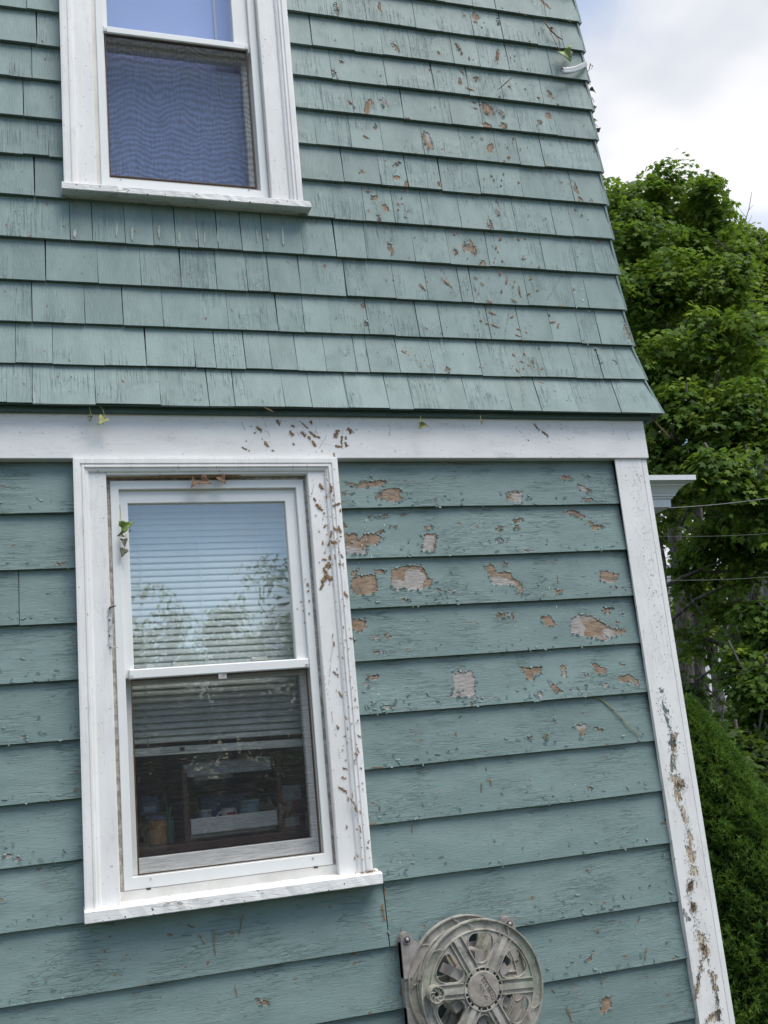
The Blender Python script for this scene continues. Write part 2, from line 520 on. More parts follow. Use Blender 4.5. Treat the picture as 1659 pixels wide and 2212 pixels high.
class MB:
    """collects geometry for one mesh; coordinates in world space, shifted by the parent's location on build"""

    def __init__(s):
        s.v, s.f = [], []

    def add(s, v, f):
        n = len(s.v)
        s.v += [tuple(p) for p in v]
        s.f += [tuple(i + n for i in q) for q in f]
        return s

    def box(s, x0, x1, y0, y1, z0, z1):
        return s.hexa([(x0, y0, z0), (x1, y0, z0), (x1, y1, z0), (x0, y1, z0), (x0, y0, z1), (x1, y0, z1), (x1, y1, z1), (x0, y1, z1)])

    def hexa(s, p):
        return s.add(p, [(0, 3, 2, 1), (4, 5, 6, 7), (0, 1, 5, 4), (1, 2, 6, 5), (2, 3, 7, 6), (3, 0, 4, 7)])

    def bbox(s, x0, x1, y0, y1, z0, z1, b=0.002):
        """box with chamfered front edges (front is -y)"""
        v = [(x0, y1, z0), (x1, y1, z0), (x1, y1, z1), (x0, y1, z1),
             (x0, y0 + b, z0), (x1, y0 + b, z0), (x1, y0 + b, z1), (x0, y0 + b, z1),
             (x0 + b, y0, z0 + b), (x1 - b, y0, z0 + b), (x1 - b, y0, z1 - b), (x0 + b, y0, z1 - b)]
        f = [(3, 2, 1, 0)]
        for i in range(4):
            j = (i + 1) % 4
            f += [(i, j, j + 4, i + 4), (i + 4, j + 4, j + 8, i + 8)]
        f.append((8, 9, 10, 11))
        return s.add(v, f)

    def tube(s, pts, rad, n=6, cap=True):
        pts = [Vector(p) for p in pts]
        if not hasattr(rad, '__len__'):  # one radius for the whole tube
            rad = [rad] * len(pts)
        v, f = [], []
        ref = Vector((0.31, 0.52, 0.79))
        for i, p in enumerate(pts):
            d = (pts[min(i + 1, len(pts) - 1)] - pts[max(i - 1, 0)]).normalized()
            a = d.cross(ref)
            if a.length < 1e-3:
                a = d.cross(Vector((1, 0, 0)))
            a.normalize()
            b = d.cross(a)
            for k in range(n):
                th = 2 * PI * k / n
                v.append(p + float(rad[i]) * (math.cos(th) * a + math.sin(th) * b))
        for i in range(len(pts) - 1):
            for k in range(n):
                k2 = (k + 1) % n
                f.append((i * n + k, i * n + k2, (i + 1) * n + k2, (i + 1) * n + k))
        if cap:
            f.append(tuple(range(n))[::-1])
            f.append(tuple((len(pts) - 1) * n + k for k in range(n)))
        return s.add(v, f)

    def lathe(s, cx, cz, prof, n=64, closed=True):
        """revolve (r, y) profile about the y axis through (cx, cz)"""
        v, f = [], []
        k = len(prof)
        for i in range(n):
            th = 2 * PI * i / n
            for r, y in prof:
                v.append((cx + r * math.cos(th), y, cz + r * math.sin(th)))
        for i in range(n):
            j = (i + 1) % n
            for q in range(k if closed else k - 1):
                q2 = (q + 1) % k
                f.append((i * k + q, i * k + q2, j * k + q2, j * k + q))
        return s.add(v, f)

    def build(s, name, mat, parent=None, smooth=False, origin=None):
        off = Vector((0, 0, 0))
        if parent is not None:
            p = parent
            while p is not None:
                off += p.location
                p = p.parent
        elif origin is not None:
            off = Vector(origin)
        o = mesh_obj(name, [Vector(p) - off for p in s.v], s.f, mat, parent, smooth)
        if parent is None and origin is not None:
            o.location = origin
        return o


def sound(o):
    """paint without peeled patches"""
    la = o.data.attributes.new('peel', 'FLOAT', 'POINT')
    la.data.foreach_set('value', np.full(len(o.data.vertices), -1.0, np.float32))
    return o


def autosmooth(o, deg=35):
    me = o.data
    me.polygons.foreach_set('use_smooth', [True] * len(me.polygons))
    try:
        me.set_sharp_from_angle(angle=math.radians(deg))
    except Exception:
        pass


# ------------------------------------------------------------------ ground
g = MB()
g.add([(-200, -200, 0), (200, -200, 0), (200, 200, 0), (-200, 200, 0)], [(0, 1, 2, 3)])
gr = g.build('ground', M['lawn'])
gr.location = (0, 0, -2.75)
tag(gr, kind='structure')
GZ = -2.75

# ------------------------------------------------------------------ wear map: peeled patches measured on the wall
C8 = lambda x, y: ((800 + x * .5425) / 1.1573, (1100 + y * .5425) / 1.1573)
C2 = lambda x, y: ((700 + x * .5425) / 1.1573, (0 + y * .5425) / 1.1573)
C4 = lambda x, y: ((850 + x * .5425) / 1.1573, (560 + y * .5425) / 1.1573)
CB = lambda x, y: ((1500 + x * .38889) / 1.1573, (1700 + y * .38889) / 1.1573)
CL = lambda x, y: (x * .5, y * .5)
DP = lambda x, y: (x, y)
polys = []      # (Nx2 array of wall x,z)


def addp(conv, Y, *pts):
    q = []
    for x, y in pts:
        w = W(*conv(x, y), Y=Y)
        q.append((w[0], w[2]))
    polys.append(np.array(q))


for P in [
    [(190, 190), (310, 178), (300, 205), (190, 220), (185, 205)], [(105, 188), (185, 200), (170, 218), (110, 197)],
    [(285, 225), (380, 220), (370, 260), (397, 272), (360, 285), (250, 268)], [(870, 235), (940, 235), (930, 290), (900, 290), (860, 270)],
    [(1115, 162), (1150, 158), (1178, 180), (1120, 180)], [(1185, 192), (1260, 232), (1240, 244), (1195, 222)], [(1205, 266), (1258, 268), (1250, 283), (1205, 280)],
    [(1212, 152), (1250, 158), (1240, 168)], [(225, 170), (245, 160), (240, 180)], [(105, 242), (155, 243), (150, 252), (105, 250)],
    [(112, 430), (170, 425), (180, 458), (210, 425), (260, 428), (298, 450), (260, 480), (220, 485), (215, 530), (125, 528)],
    [(100, 375), (125, 378), (130, 402), (100, 407)], [(490, 425), (545, 432), (530, 515), (468, 512), (475, 460)], [(480, 396), (530, 390), (520, 410), (485, 410)],
    [(825, 390), (850, 395), (840, 416), (813, 410)], [(815, 446), (847, 448), (845, 472), (815, 470)], [(900, 358), (942, 360), (920, 376), (893, 374)],
    [(905, 390), (927, 392), (920, 413), (895, 410)], [(1135, 316), (1185, 320), (1237, 350), (1210, 357), (1140, 332)], [(1240, 368), (1258, 368), (1265, 388), (1322, 388), (1310, 400), (1260, 414)],
    [(220, 350), (320, 340), (322, 350), (240, 358)], [(270, 410), (300, 410), (298, 424), (274, 424)], [(320, 392), (362, 390), (355, 400), (325, 402)],
    [(940, 506), (1000, 504), (1000, 514), (945, 515)], [(990, 398), (1012, 400), (1008, 410)],
    [(150, 630), (215, 615), (265, 615), (268, 690), (240, 714), (170, 716), (145, 680)], [(150, 600), (185, 592), (170, 625), (148, 625)],
    [(335, 590), (390, 575), (470, 572), (495, 600), (500, 630), (525, 645), (510, 675), (460, 690), (330, 685), (330, 640)],
    [(258, 593), (312, 593), (300, 614), (260, 612)], [(765, 572), (805, 570), (820, 605), (875, 600), (890, 625), (940, 665), (930, 722), (905, 672), (850, 664), (800, 668), (780, 620)],
    [(850, 545), (878, 572), (848, 580)], [(1295, 605), (1335, 600), (1387, 622), (1360, 657), (1295, 652)], [(550, 688), (595, 690), (592, 704), (550, 702)],
    [(1085, 683), (1127, 688), (1100, 714), (1083, 708)], [(600, 596), (622, 598), (615, 608)], [(1355, 672), (1375, 672), (1372, 686), (1355, 684)], [(380, 728), (420, 728), (415, 742), (380, 740)],
    [(148, 825), (215, 818), (217, 860), (185, 887), (146, 865)], [(233, 898), (282, 896), (282, 920), (236, 918)], [(820, 793), (857, 793), (862, 817), (830, 822)], [(868, 798), (902, 803), (890, 824)],
    [(1030, 803), (1070, 810), (1097, 850), (1060, 860), (1023, 830)],
    [(1160, 822), (1205, 798), (1260, 808), (1310, 838), (1345, 870), (1407, 863), (1412, 882), (1350, 907), (1320, 927), (1225, 905), (1158, 892)],
    [(1308, 770), (1362, 768), (1335, 797), (1308, 794)], [(1370, 826), (1390, 850), (1372, 852)], [(1385, 795), (1415, 795), (1405, 808)], [(300, 900), (330, 905), (315, 918)], [(240, 978), (315, 974), (300, 984), (245, 988)],
    [(150, 908), (165, 915), (160, 938), (148, 930)],
    [(610, 1070), (700, 1062), (722, 1100), (715, 1185), (605, 1185), (620, 1120)], [(925, 1045), (1030, 1040), (1027, 1077), (990, 1082), (990, 1107), (955, 1102), (950, 1067)],
    [(1053, 1105), (1090, 1125), (1117, 1162), (1080, 1167)], [(1113, 1035), (1137, 1038), (1142, 1097), (1118, 1090)], [(1253, 1020), (1327, 1053), (1305, 1087), (1275, 1070)],
    [(1375, 1083), (1440, 1080), (1472, 1115), (1472, 1142), (1440, 1114), (1380, 1112)], [(1278, 1120), (1332, 1118), (1332, 1140)], [(230, 1083), (277, 1076), (270, 1097), (218, 1102)],
    [(208, 1116), (235, 1116), (232, 1137), (210, 1137)], [(283, 1220), (352, 1223), (345, 1240), (285, 1238)], [(1003, 1158), (1027, 1158), (1027, 1187), (998, 1182)], [(1385, 1025), (1410, 1028), (1400, 1040)], [(1218, 1075), (1240, 1080), (1228, 1108)],
    [(232, 1208), (262, 1208), (250, 1220)], [(1145, 1145), (1165, 1147), (1155, 1158)],
    [(1163, 1310), (1230, 1308), (1232, 1330), (1218, 1365), (1198, 1382), (1205, 1340)], [(1258, 1323), (1307, 1326), (1300, 1347)], [(1030, 1358), (1065, 1352), (1060, 1370), (1030, 1380)], [(1080, 1270), (1092, 1285), (1082, 1285)],
    [(640, 1262), (660, 1268), (650, 1275)],
]:
    addp(C8, 0.0, *P)
for P in [[(1130, 1590), (1155, 1588), (1150, 1600)], [(1175, 1590), (1190, 1592), (1180, 1602)], [(1270, 1700), (1282, 1700), (1276, 1710)], [(1430, 1780), (1440, 1765), (1442, 1782)],
          [(556, 2160), (586, 2163), (580, 2172), (556, 2170)], [(1435, 1840), (1442, 1850), (1436, 1854)], [(1300, 2160), (1322, 2150), (1325, 2180), (1300, 2190)], [(1265, 2075), (1285, 2055), (1280, 2078)],
          [(30, 1850), (46, 1848), (42, 1860), (32, 1860)], [(120, 1213), (146, 1214), (140, 1221), (120, 1221)], [(48, 1588), (62, 1590), (50, 1596)], [(6, 1845), (28, 1848), (10, 1856)]]:
    addp(DP, 0.0, *P)
# upper shingles: (crop, cx, cy, half-length, half-width, tilt deg)
for cv_, L in ((C2, [(905, 65, 26, 16, 60), (530, 210, 32, 9, 55), (825, 215, 34, 7, 62), (1003, 265, 40, 9, 100), (255, 345, 32, 8, 72), (410, 480, 46, 13, 110), (495, 475, 34, 9, 78), (475, 470, 26, 7, 80), (965, 500, 44, 20, 50), (690, 650, 55, 20, 72),
                     (970, 675, 24, 18, 85), (835, 370, 24, 8, 85), (910, 357, 18, 8, 30), (1250, 430, 26, 10, 62), (1240, 527, 18, 14, 60), (1035, 580, 20, 15, 70), (960, 577, 24, 14, 30), (445, 577, 18, 7, 95), (330, 480, 26, 6, 50), (1030, 520, 20, 8, 75),
                     (380, 790, 14, 10, 60), (545, 745, 24, 7, -40), (585, 845, 24, 9, 85), (735, 845, 16, 8, 80), (490, 950, 26, 10, 60), (445, 900, 16, 14, 30), (970, 1030, 26, 8, 95), (1010, 980, 24, 7, 80), (890, 1140, 42, 12, 72), (510, 1135, 26, 7, 70),
                     (460, 20, 26, 8, 80), (260, 35, 36, 8, 80), (1365, 855, 30, 7, 75), (1385, 920, 14, 10, 60), (1435, 925, 14, 6, 90), (1010, 95, 20, 5, 95), (850, 1130, 30, 7, 75), (815, 1165, 22, 8, 80), (1455, 668, 26, 7, 95), (590, 545, 14, 8, 20),
                     (1230, 20, 40, 6, 45), (1480, 1100, 10, 5, 0), (455, 1000, 20, 6, 80), (1200, 555, 14, 9, 40), (540, 815, 16, 10, 10), (735, 240, 10, 6, 80), (285, 275, 10, 6, 60)]),
               (C4, [(615, 105, 50, 15, 68), (660, 178, 14, 13, 70), (235, 105, 30, 9, 80), (690, 10, 20, 7, 80), (110, 378, 14, 9, 80), (485, 678, 18, 9, 80), (120, 455, 14, 6, 90), (1325, 500, 60, 7, 72), (1185, 610, 50, 4, 75), (590, 100, 30, 5, 80),
                     (1260, 640, 12, 4, 60)])):
    for cx_, cy_, a, b, th in L:
        pts = []
        for k in range(9):
            ph = 2 * PI * k / 9
            ra = 1 + 0.25 * math.sin(k * 7.1 + cx_)
            ex, ey = a * math.cos(ph) * ra, b * math.sin(ph) * ra
            cth, sth = math.cos(math.radians(th)), math.sin(math.radians(th))
            pts.append((cx_ + ex * cth - ey * sth, cy_ + ex * sth + ey * cth))
        addp(cv_, -0.012, *pts)
# little nail-head bleed marks under the upper sill are separate small scars (see below)
pale_polys = []       # weathered grey parts of the bare patches
for P in [[(600, 1058), (728, 1055), (730, 1195), (598, 1195)], [(400, 600), (450, 590), (490, 620), (470, 690), (325, 690), (335, 640), (390, 650)], [(1150, 815), (1200, 800), (1225, 860), (1215, 905), (1150, 895)], [(1300, 870), (1345, 870), (1370, 905), (1320, 930)],
          [(470, 440), (530, 440), (520, 518), (462, 515)], [(880, 240), (945, 240), (935, 295), (895, 292)], [(110, 490), (215, 505), (215, 535), (112, 532)], [(1000, 1155), (1030, 1155), (1030, 1190), (996, 1185)], [(280, 1216), (355, 1220), (345, 1243), (283, 1240)], [(228, 895), (285, 893), (285, 922), (234, 920)],
          [(205, 1113), (238, 1113), (236, 1140), (208, 1140)], [(780, 630), (830, 625), (900, 650), (905, 672), (800, 670)], [(1165, 1308), (1235, 1306), (1232, 1330), (1170, 1325)]]:
    pale_polys.append(np.array([(W(*C8(x, y))[0], W(*C8(x, y))[2]) for x, y in P]))
pale_polys += [np.array([(W(*C2(x, y))[0], W(*C2(x, y))[2]) for x, y in P]) for P in [[(665, 600), (705, 600), (715, 660), (675, 660)], [(455, 440), (520, 440), (520, 520), (455, 520)], [(245, 310), (270, 310), (270, 380), (245, 380)]]]
corner_polys = []
for P in [[(385, 60), (405, 60), (400, 90), (385, 85)], [(395, 130), (430, 190), (440, 270), (460, 300), (445, 310), (420, 240), (400, 195)], [(450, 340), (490, 350), (495, 440), (470, 470), (450, 420)],
          [(460, 480), (485, 490), (490, 590), (460, 590)], [(445, 610), (510, 610), (545, 660), (540, 700), (480, 690), (455, 650)], [(480, 705), (520, 720), (530, 780), (500, 790), (482, 750)],
          [(490, 800), (540, 800), (560, 880), (555, 950), (520, 870)], [(560, 960), (590, 980), (600, 1060), (580, 1080), (560, 1020)], [(550, 1060), (610, 1100), (610, 1170), (570, 1180)],
          [(570, 1190), (620, 1200), (640, 1280), (610, 1250), (575, 1240)], [(565, 1300), (600, 1290), (590, 1370), (560, 1360)], [(612, 1300), (632, 1300), (625, 1340), (610, 1345)],
          [(585, 1430), (615, 1440), (615, 1500), (590, 1490)], [(625, 1620), (670, 1640), (705, 1750), (680, 1780), (640, 1720)], [(690, 1800), (715, 1820), (710, 1850), (692, 1840)],
          [(640, 1830), (655, 1830), (630, 2000), (605, 2060), (610, 1980)], [(705, 1870), (735, 1900), (765, 2060), (750, 2080), (725, 1960)], [(690, 2150), (760, 2120), (790, 2200), (700, 2210)], [(550, 1500), (575, 1540), (565, 1550)]]:
    q = []
    for x, y in P:
        w = W(*CB(x, y), Y=-0.01)
        q.append((w[0], w[2]))
    corner_polys.append(np.array(q))


def sdf(X, Z, plist, lim=0.012):
    """signed distance (metres, inside positive) to a list of polygons, clipped and scaled to -1..1"""
    out = np.full(X.shape, -1.0)
    if not len(X):
        return out
    x0, x1, z0, z1 = X.min() - lim, X.max() + lim, Z.min() - lim, Z.max() + lim
    for P in plist:
        if P[:, 0].max() < x0 or P[:, 0].min() > x1 or P[:, 1].max() < z0 or P[:, 1].min() > z1:
            continue
        d = np.full(X.shape, 1e9)
        ins = np.zeros(X.shape, bool)
        n = len(P)
        for i in range(n):
            ax, az = P[i]
            bx, bz = P[(i + 1) % n]
            ex, ez = bx - ax, bz - az
            L2 = ex * ex + ez * ez + 1e-12
            tt = np.clip(((X - ax) * ex + (Z - az) * ez) / L2, 0, 1)
            d = np.minimum(d, np.hypot(X - ax - tt * ex, Z - az - tt * ez))
            cond = (az > Z) != (bz > Z)
            xi = ax + (Z - az) / (ez if abs(ez) > 1e-12 else 1e-12) * ex
            ins ^= cond & (X < xi)
        s_ = np.where(ins, d, -d) / lim
        out = np.maximum(out, np.clip(s_, -1, 1))
    return out


def plank(name, xb0, xb1, xt0, xt1, zb, zt, yb, yt, th, mat, parent, plist, wave=0.0, amp=0.0, seed=0, res=0.0055):
    """one tapered siding piece: front face grid, butt, ends. Dense grid only where paint has peeled."""
    need = False
    for P in plist:
        if P[:, 0].max() > min(xb0, xt0) - .01 and P[:, 0].min() < max(xb1, xt1) + .01 and P[:, 1].max() > zb - .01 and P[:, 1].min() < zt + .01:
            need = True
            break
    rs = res if need else 0.03
    nx = max(3, int((xb1 - xb0) / rs) + 1)
    nz = max(3, int((zt - zb) / rs) + 1)
    u = np.linspace(0, 1, nx)
    v = np.linspace(0, 1, nz)
    Uu, Vv = np.meshgrid(u, v)
    xl = xb0 + (xt0 - xb0) * Vv
    xr = xb1 + (xt1 - xb1) * Vv
    X = xl + (xr - xl) * Uu
    ph = seed * 1.7
    wob = wave * (np.sin(X * 3.1 + ph) + 0.6 * np.sin(X * 8.3 + ph * 2.3)) * (1 - Vv)
    Z = zb + (zt - zb) * Vv + wob
    Y = yb + (yt - yb) * Vv + amp * np.sin(X * 5 + ph) * (1 - Vv) + 0.6 * amp * np.sin(X * 23 + ph * 3.1) * (1 - Vv)
    att = sdf(X.ravel(), Z.ravel(), plist) if need else np.full(nx * nz, -1.0)
    pal = sdf(X.ravel(), Z.ravel(), pale_polys) if need else np.full(nx * nz, -1.0)
    V = np.stack([X.ravel(), Y.ravel(), Z.ravel()], 1)
    faces = []
    for j in range(nz - 1):
        for i in range(nx - 1):
            a = j * nx + i
            faces.append((a, a + 1, a + 1 + nx, a + nx))
    N = nx * nz
    bot = V[:nx] + np.array([0, th, 0.0008])
    V = np.vstack([V, bot, [[X[-1, 0], Y[-1, 0] + 0.003, Z[-1, 0]], [X[-1, -1], Y[-1, -1] + 0.003, Z[-1, -1]]]])
    att = np.concatenate([att, np.full(nx + 2, -1.0)])
    for i in range(nx - 1):
        faces.append((N + i, N + i + 1, i + 1, i))
    left = [j * nx for j in range(nz)]
    right = [j * nx + nx - 1 for j in range(nz)]
    faces.append(tuple(left + [N + nx, N]))
    faces.append(tuple([N + nx - 1, N + nx + 1] + right[::-1]))
    me = bpy.data.meshes.new(name)
    me.from_pydata(V.tolist(), [], faces)
    la = me.attributes.new('peel', 'FLOAT', 'POINT')
    la.data.foreach_set('value', att.astype(np.float32))
    lb_ = me.attributes.new('pale', 'FLOAT', 'POINT')
    lb_.data.foreach_set('value', np.concatenate([pal, np.full(nx + 2, -1.0)]).astype(np.float32))
    me.materials.append(mat)
    me.update()
    o = bpy.data.objects.new(name, me)
    COL.objects.link(o)
    o.parent = parent
    return o


# ------------------------------------------------------------------ house
house = empty('house', (0, 0, 0), 'corner of a green two storey house with peeling clapboards below and shingles above', 'house')

XL = -3.2                      # left end of the built wall
LW = dict(x0=-1.889, x1=-1.108, zt=-0.012, zb=-1.235)    # lower window casing
UW = dict(x0=-1.894, x1=-1.150, zt=2.09, zb=0.846)
# sheathing with window holes and the two rooms behind
def wall_with_holes(mb, xs, zs, holes, y0, y1):
    for i in range(len(xs) - 1):
        for j in range(len(zs) - 1):
            cx_, cz_ = (xs[i] + xs[i + 1]) / 2, (zs[j] + zs[j + 1]) / 2
            if any(h[0] < cx_ < h[1] and h[2] < cz_ < h[3] for h in holes):
                continue
            mb.box(xs[i], xs[i + 1], y0, y1, zs[j], zs[j + 1])


holes = [(-1.79, -1.21, -1.21, -0.06), (-1.785, -1.252, 0.87, 2.02)]
mb = MB()
wall_with_holes(mb, [XL, -1.79, -1.785, -1.252, -1.21, -0.03], [GZ, -1.21, -0.06, 0.87, 2.02, 3.4], holes, 0.03, 0.10)
mb.box(-0.13, -0.03, 0.1005, 6.0, GZ, 3.4)
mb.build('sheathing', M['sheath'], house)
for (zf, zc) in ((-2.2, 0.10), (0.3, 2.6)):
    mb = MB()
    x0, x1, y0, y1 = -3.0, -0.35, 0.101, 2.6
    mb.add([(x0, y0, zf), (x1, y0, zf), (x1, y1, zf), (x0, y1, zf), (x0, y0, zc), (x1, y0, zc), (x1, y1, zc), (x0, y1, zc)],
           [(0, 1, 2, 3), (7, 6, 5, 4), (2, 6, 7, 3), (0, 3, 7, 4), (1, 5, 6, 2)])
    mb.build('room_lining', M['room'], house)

# clapboards ---------------------------------------------------------------
ZR = [-0.012, -0.1663, -0.3255, -0.4804, -0.6386, -0.7961, -0.9524, -1.1082, -1.2669, -1.4402, -1.605, -1.7767, -1.94, -2.10, -2.26, -2.42, -2.58]
CORN_L, CORN_R = -0.121, 0.004
k = 0
for i in range(1, len(ZR)):
    zb, ztop = ZR[i], ZR[i - 1] + 0.022
    if i == 1:
        ztop = ZR[0] + 0.01
    segs = []
    if zb > -1.27:
        segs = [(XL, LW['x0'] + 0.004), (LW['x1'] - 0.004, CORN_L + 0.004)]
    else:
        jx = {8: -1.068, 9: -1.068, 10: -2.6}.get(i, [-1.55, -0.6, -2.2][i % 3])
        segs = [(XL, jx - 0.0015), (jx + 0.0015, CORN_L + 0.004)]
    if i == 3:
        jl = W(41, 1300)[0]
        segs = [(XL, jl - .001), (jl + .001, LW['x0'] + 0.004)] + segs[1:]
    for (a, b) in segs:
        k += 1
        plank('clapboard', a, b, a, b, zb, ztop, 0.0 + random.uniform(-.001, .001), 0.0165, 0.0155, M['clap'], house, polys, 0.0010, 0.0010, k)

# side-wall clapboards (seen only from further right)
for i in range(1, len(ZR)):
    zb, zt_ = ZR[i], ZR[i - 1] + 0.02
    sound(MB().hexa([(-0.022, 0.10, zb), (-0.004, 0.10, zb), (-0.004, 6.0, zb), (-0.022, 6.0, zb), (-0.027, 0.10, zt_), (-0.02, 0.10, zt_), (-0.02, 6.0, zt_), (-0.027, 6.0, zt_)]).build('clapboard', M['clap'], house))

# corner board ---------------------------------------------------------------
cb = plank('corner_board', CORN_L, CORN_R - .022, CORN_L, CORN_R - .022, -2.7, -0.013, -0.012, -0.012, 0.035, M['whiteWorn'], house, corner_polys, 0, 0.0, 3, 0.005)
MB().bbox(CORN_R - 0.0205, CORN_R, -0.0115, 0.10, -2.7, -0.0135, 0.002).build('corner_board', M['whiteV'], house)

# belt board -----------------------------------------------------------------
MB().bbox(XL, 0.0095, -0.02, 0.02, -0.012, 0.145, 0.002).build('belt_board', M['whiteH'], house)
MB().box(-0.02, 0.0085, 0.021, 6.0, -0.012, 0.145).build('belt_board', M['whiteH'], house)
# green drip moulding below the flare
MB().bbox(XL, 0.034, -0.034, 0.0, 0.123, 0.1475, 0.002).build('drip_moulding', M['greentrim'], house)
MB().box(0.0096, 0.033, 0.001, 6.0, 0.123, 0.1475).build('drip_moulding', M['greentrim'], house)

# shingles -------------------------------------------------------------------
SZ = [0.139, 0.270, 0.407, 0.5435, 0.683, 0.8225, 0.9615, 1.094, 1.229, 1.354, 1.479, 1.608, 1.735, 1.862, 1.99, 2.12]
SF = [0.060, 0.033, 0.0155, 0.0095, 0.0075, 0.0065, 0.0065, 0.007, 0.007, 0.008, 0.008, 0.009, 0.010, 0.010, 0.010, 0.010]
# measured joint positions (photo x, y) in the courses where they can be read, per course from the bottom
C3 = lambda x, y: ((x * .5425) / 1.1573, (480 + y * .5425) / 1.1573)
JO = {
    0: [C3(30, 900), C3(148, 900), C3(440, 900), C3(738, 900), C3(962, 900), C3(1080, 900), C3(1308, 900), C3(1435, 920), C3(1600, 920), C4(38, 790), C4(225, 790), C4(335, 790), C4(588, 790), C4(785, 790), C4(922, 790), C4(1092, 790), C4(1285, 790), C4(1430, 790)],
    1: [C3(70, 700), C3(242, 700), C3(480, 700), C3(672, 720), C3(898, 720), C3(993, 720), C3(1130, 740), C3(1250, 740), C3(1368, 750), C3(1500, 740), C3(1640, 740), C4(135, 620), C4(272, 620), C4(430, 620), C4(652, 640), C4(825, 640), C4(945, 640), C4(1080, 640), C4(1205, 640), C4(1290, 640)],
    2: [C3(147, 500), C3(390, 500), C3(566, 520), C3(750, 520), C3(1050, 540), C3(1278, 560), C3(1400, 560), C3(1522, 570), C4(130, 440), C4(250, 440), C4(360, 440), C4(468, 460), C4(690, 460), C4(830, 470), C4(975, 480), C4(1105, 480), C4(1195, 480), C4(1285, 480)],
    3: [C3(209, 310), C3(450, 320), C3(648, 330), C3(832, 350), C3(995, 360), C3(1138, 370), C3(1240, 380), C3(1383, 390), C3(1590, 400), C4(28, 260), C4(250, 260), C4(402, 280), C4(555, 290), C4(610, 290), C4(862, 310), C4(1075, 310), C4(1140, 320)],
    4: [C3(322, 130), C3(425, 130), C3(575, 150), C3(707, 160), C3(807, 170), C3(910, 170), C3(1003, 190), C3(1112, 190), C3(1210, 200), C3(1395, 210), C3(1545, 220), C4(120, 90), C4(340, 90), C4(500, 100), C4(683, 120), C4(935, 130), C4(1080, 140), C4(1170, 150)],
    5: [C2(245, 930), C2(388, 930), C2(525, 960), C2(658, 960), C2(830, 980), C2(1085, 1010), C2(1262, 1010), C2(1345, 1010)],
    6: [C2(290, 760), C2(460, 780), C2(585, 800), C2(740, 810), C2(920, 830), C2(1115, 850), C2(1350, 870)],
    7: [C2(165, 590), C2(325, 610), C2(470, 630), C2(660, 650), C2(835, 660), C2(1000, 680), C2(1100, 690), C2(1210, 690)],
    8: [C2(195, 430), C2(335, 450), C2(565, 480), C2(785, 500), C2(930, 520), C2(1100, 540), C2(1270, 560)],
    9: [C2(235, 290), C2(485, 310), C2(705, 340), C2(865, 360), C2(1020, 380), C2(1205, 400), C2(1330, 420)],
    10: [C2(145, 160), C2(340, 170), C2(470, 190), C2(600, 200), C2(795, 220), C2(915, 240), C2(1050, 260), C2(1245, 280)],
    11: [C2(265, 20), C2(395, 40), C2(620, 60), C2(725, 80), C2(885, 90), C2(1020, 110), C2(1180, 140), C2(1300, 150)],
}
LJ = {5: [(76, 460)], 6: [(50, 330), (105, 330)], 7: [(52, 290)], 8: [(20, 200), (70, 200)], 9: [(80, 120)], 10: [(58, 50)], 11: [(46, 5)]}
nsh = 0
for c_ in range(len(SZ) - 1):
    zb, zt_ = SZ[c_], SZ[c_ + 1] + 0.018
    yb = -SF[c_] - 0.003
    yt = -SF[c_ + 1] + 0.0135
    xR_b, xR_t = SF[c_] + 0.003, SF[c_ + 1] + 0.001
    xs = []
    if c_ in JO:
        xs = [W(*p, Y=yb)[0] for p in JO[c_]] + [W(*p, Y=yb)[0] for p in LJ.get(c_, [])]
    else:
        x = XL
        while x < -0.1:
            x += random.uniform(0.09, 0.24)
            xs.append(x)
    x = min([q for q in xs] + [-1.95]) - random.uniform(.12, .2)
    while x > XL + .06:
        xs.append(x)
        x -= random.uniform(.10, .22)
    if c_ >= 5:   # joints left of the window when none was measured
        if not any(q < -1.9 for q in xs):
            xs.append(-2.0)
    xs = sorted(q for q in xs if q < xR_b - 0.05)
    xs = [q for q in xs if q > XL + .05]
    edges = [XL] + xs + [None]
    for i in range(len(edges) - 1):
        a, b = edges[i], edges[i + 1]
        last = b is None
        gap = random.choice((.0004, .0007, .0009, .0012, .0015))
        spans = []
        aa, bb = a + gap, (xR_b if last else b - gap)
        if zt_ > UW['zb'] and zb < UW['zt'] and zb > UW['zb'] - 0.05:
            wl, wr = UW['x0'] + 0.005, UW['x1'] - 0.005
            if bb <= wl or aa >= wr:
                spans = [(aa, bb)]
            else:
                if aa < wl - .02:
                    spans.append((aa, wl))
                if bb > wr + .02:
                    spans.append((wr, bb))
        else:
            spans = [(aa, bb)]
        for (p, q) in spans:
            nsh += 1
            dz = random.uniform(-.0016, .0016)
            dy = random.uniform(-.0014, .0008)
            tl = random.uniform(-.002, .002)
            xt1 = xR_t if last else q + tl
            o = plank('shingle', p, q, p + tl, xt1, zb + dz, zt_, yb + dy, yt, 0.0145, M['shingle'], house, polys, 0.0006, 0.0006, nsh)
# side-wall shingle courses (edge-on from here: they form the dark line down the corner)
for c_ in range(len(SZ) - 1):
    zb, zt_ = SZ[c_] - random.uniform(0, .004), SZ[c_ + 1] + 0.016
    xb, xt_ = SF[c_] + 0.0045, SF[c_ + 1] + 0.002
    yb, yt = -SF[c_] + 0.001, -SF[c_ + 1] + 0.004
    ye = 6.0
    sound(MB().hexa([(xb, yb, zb), (xb + 0.0095, yb - .002, zb), (xb + 0.0095, ye, zb), (xb, ye, zb), (xt_ - .008, yt, zt_), (xt_ - 0.002, yt, zt_), (xt_ - 0.002, ye, zt_), (xt_ - .008, ye, zt_)]).build('shingle_course', M['shingle'], house))
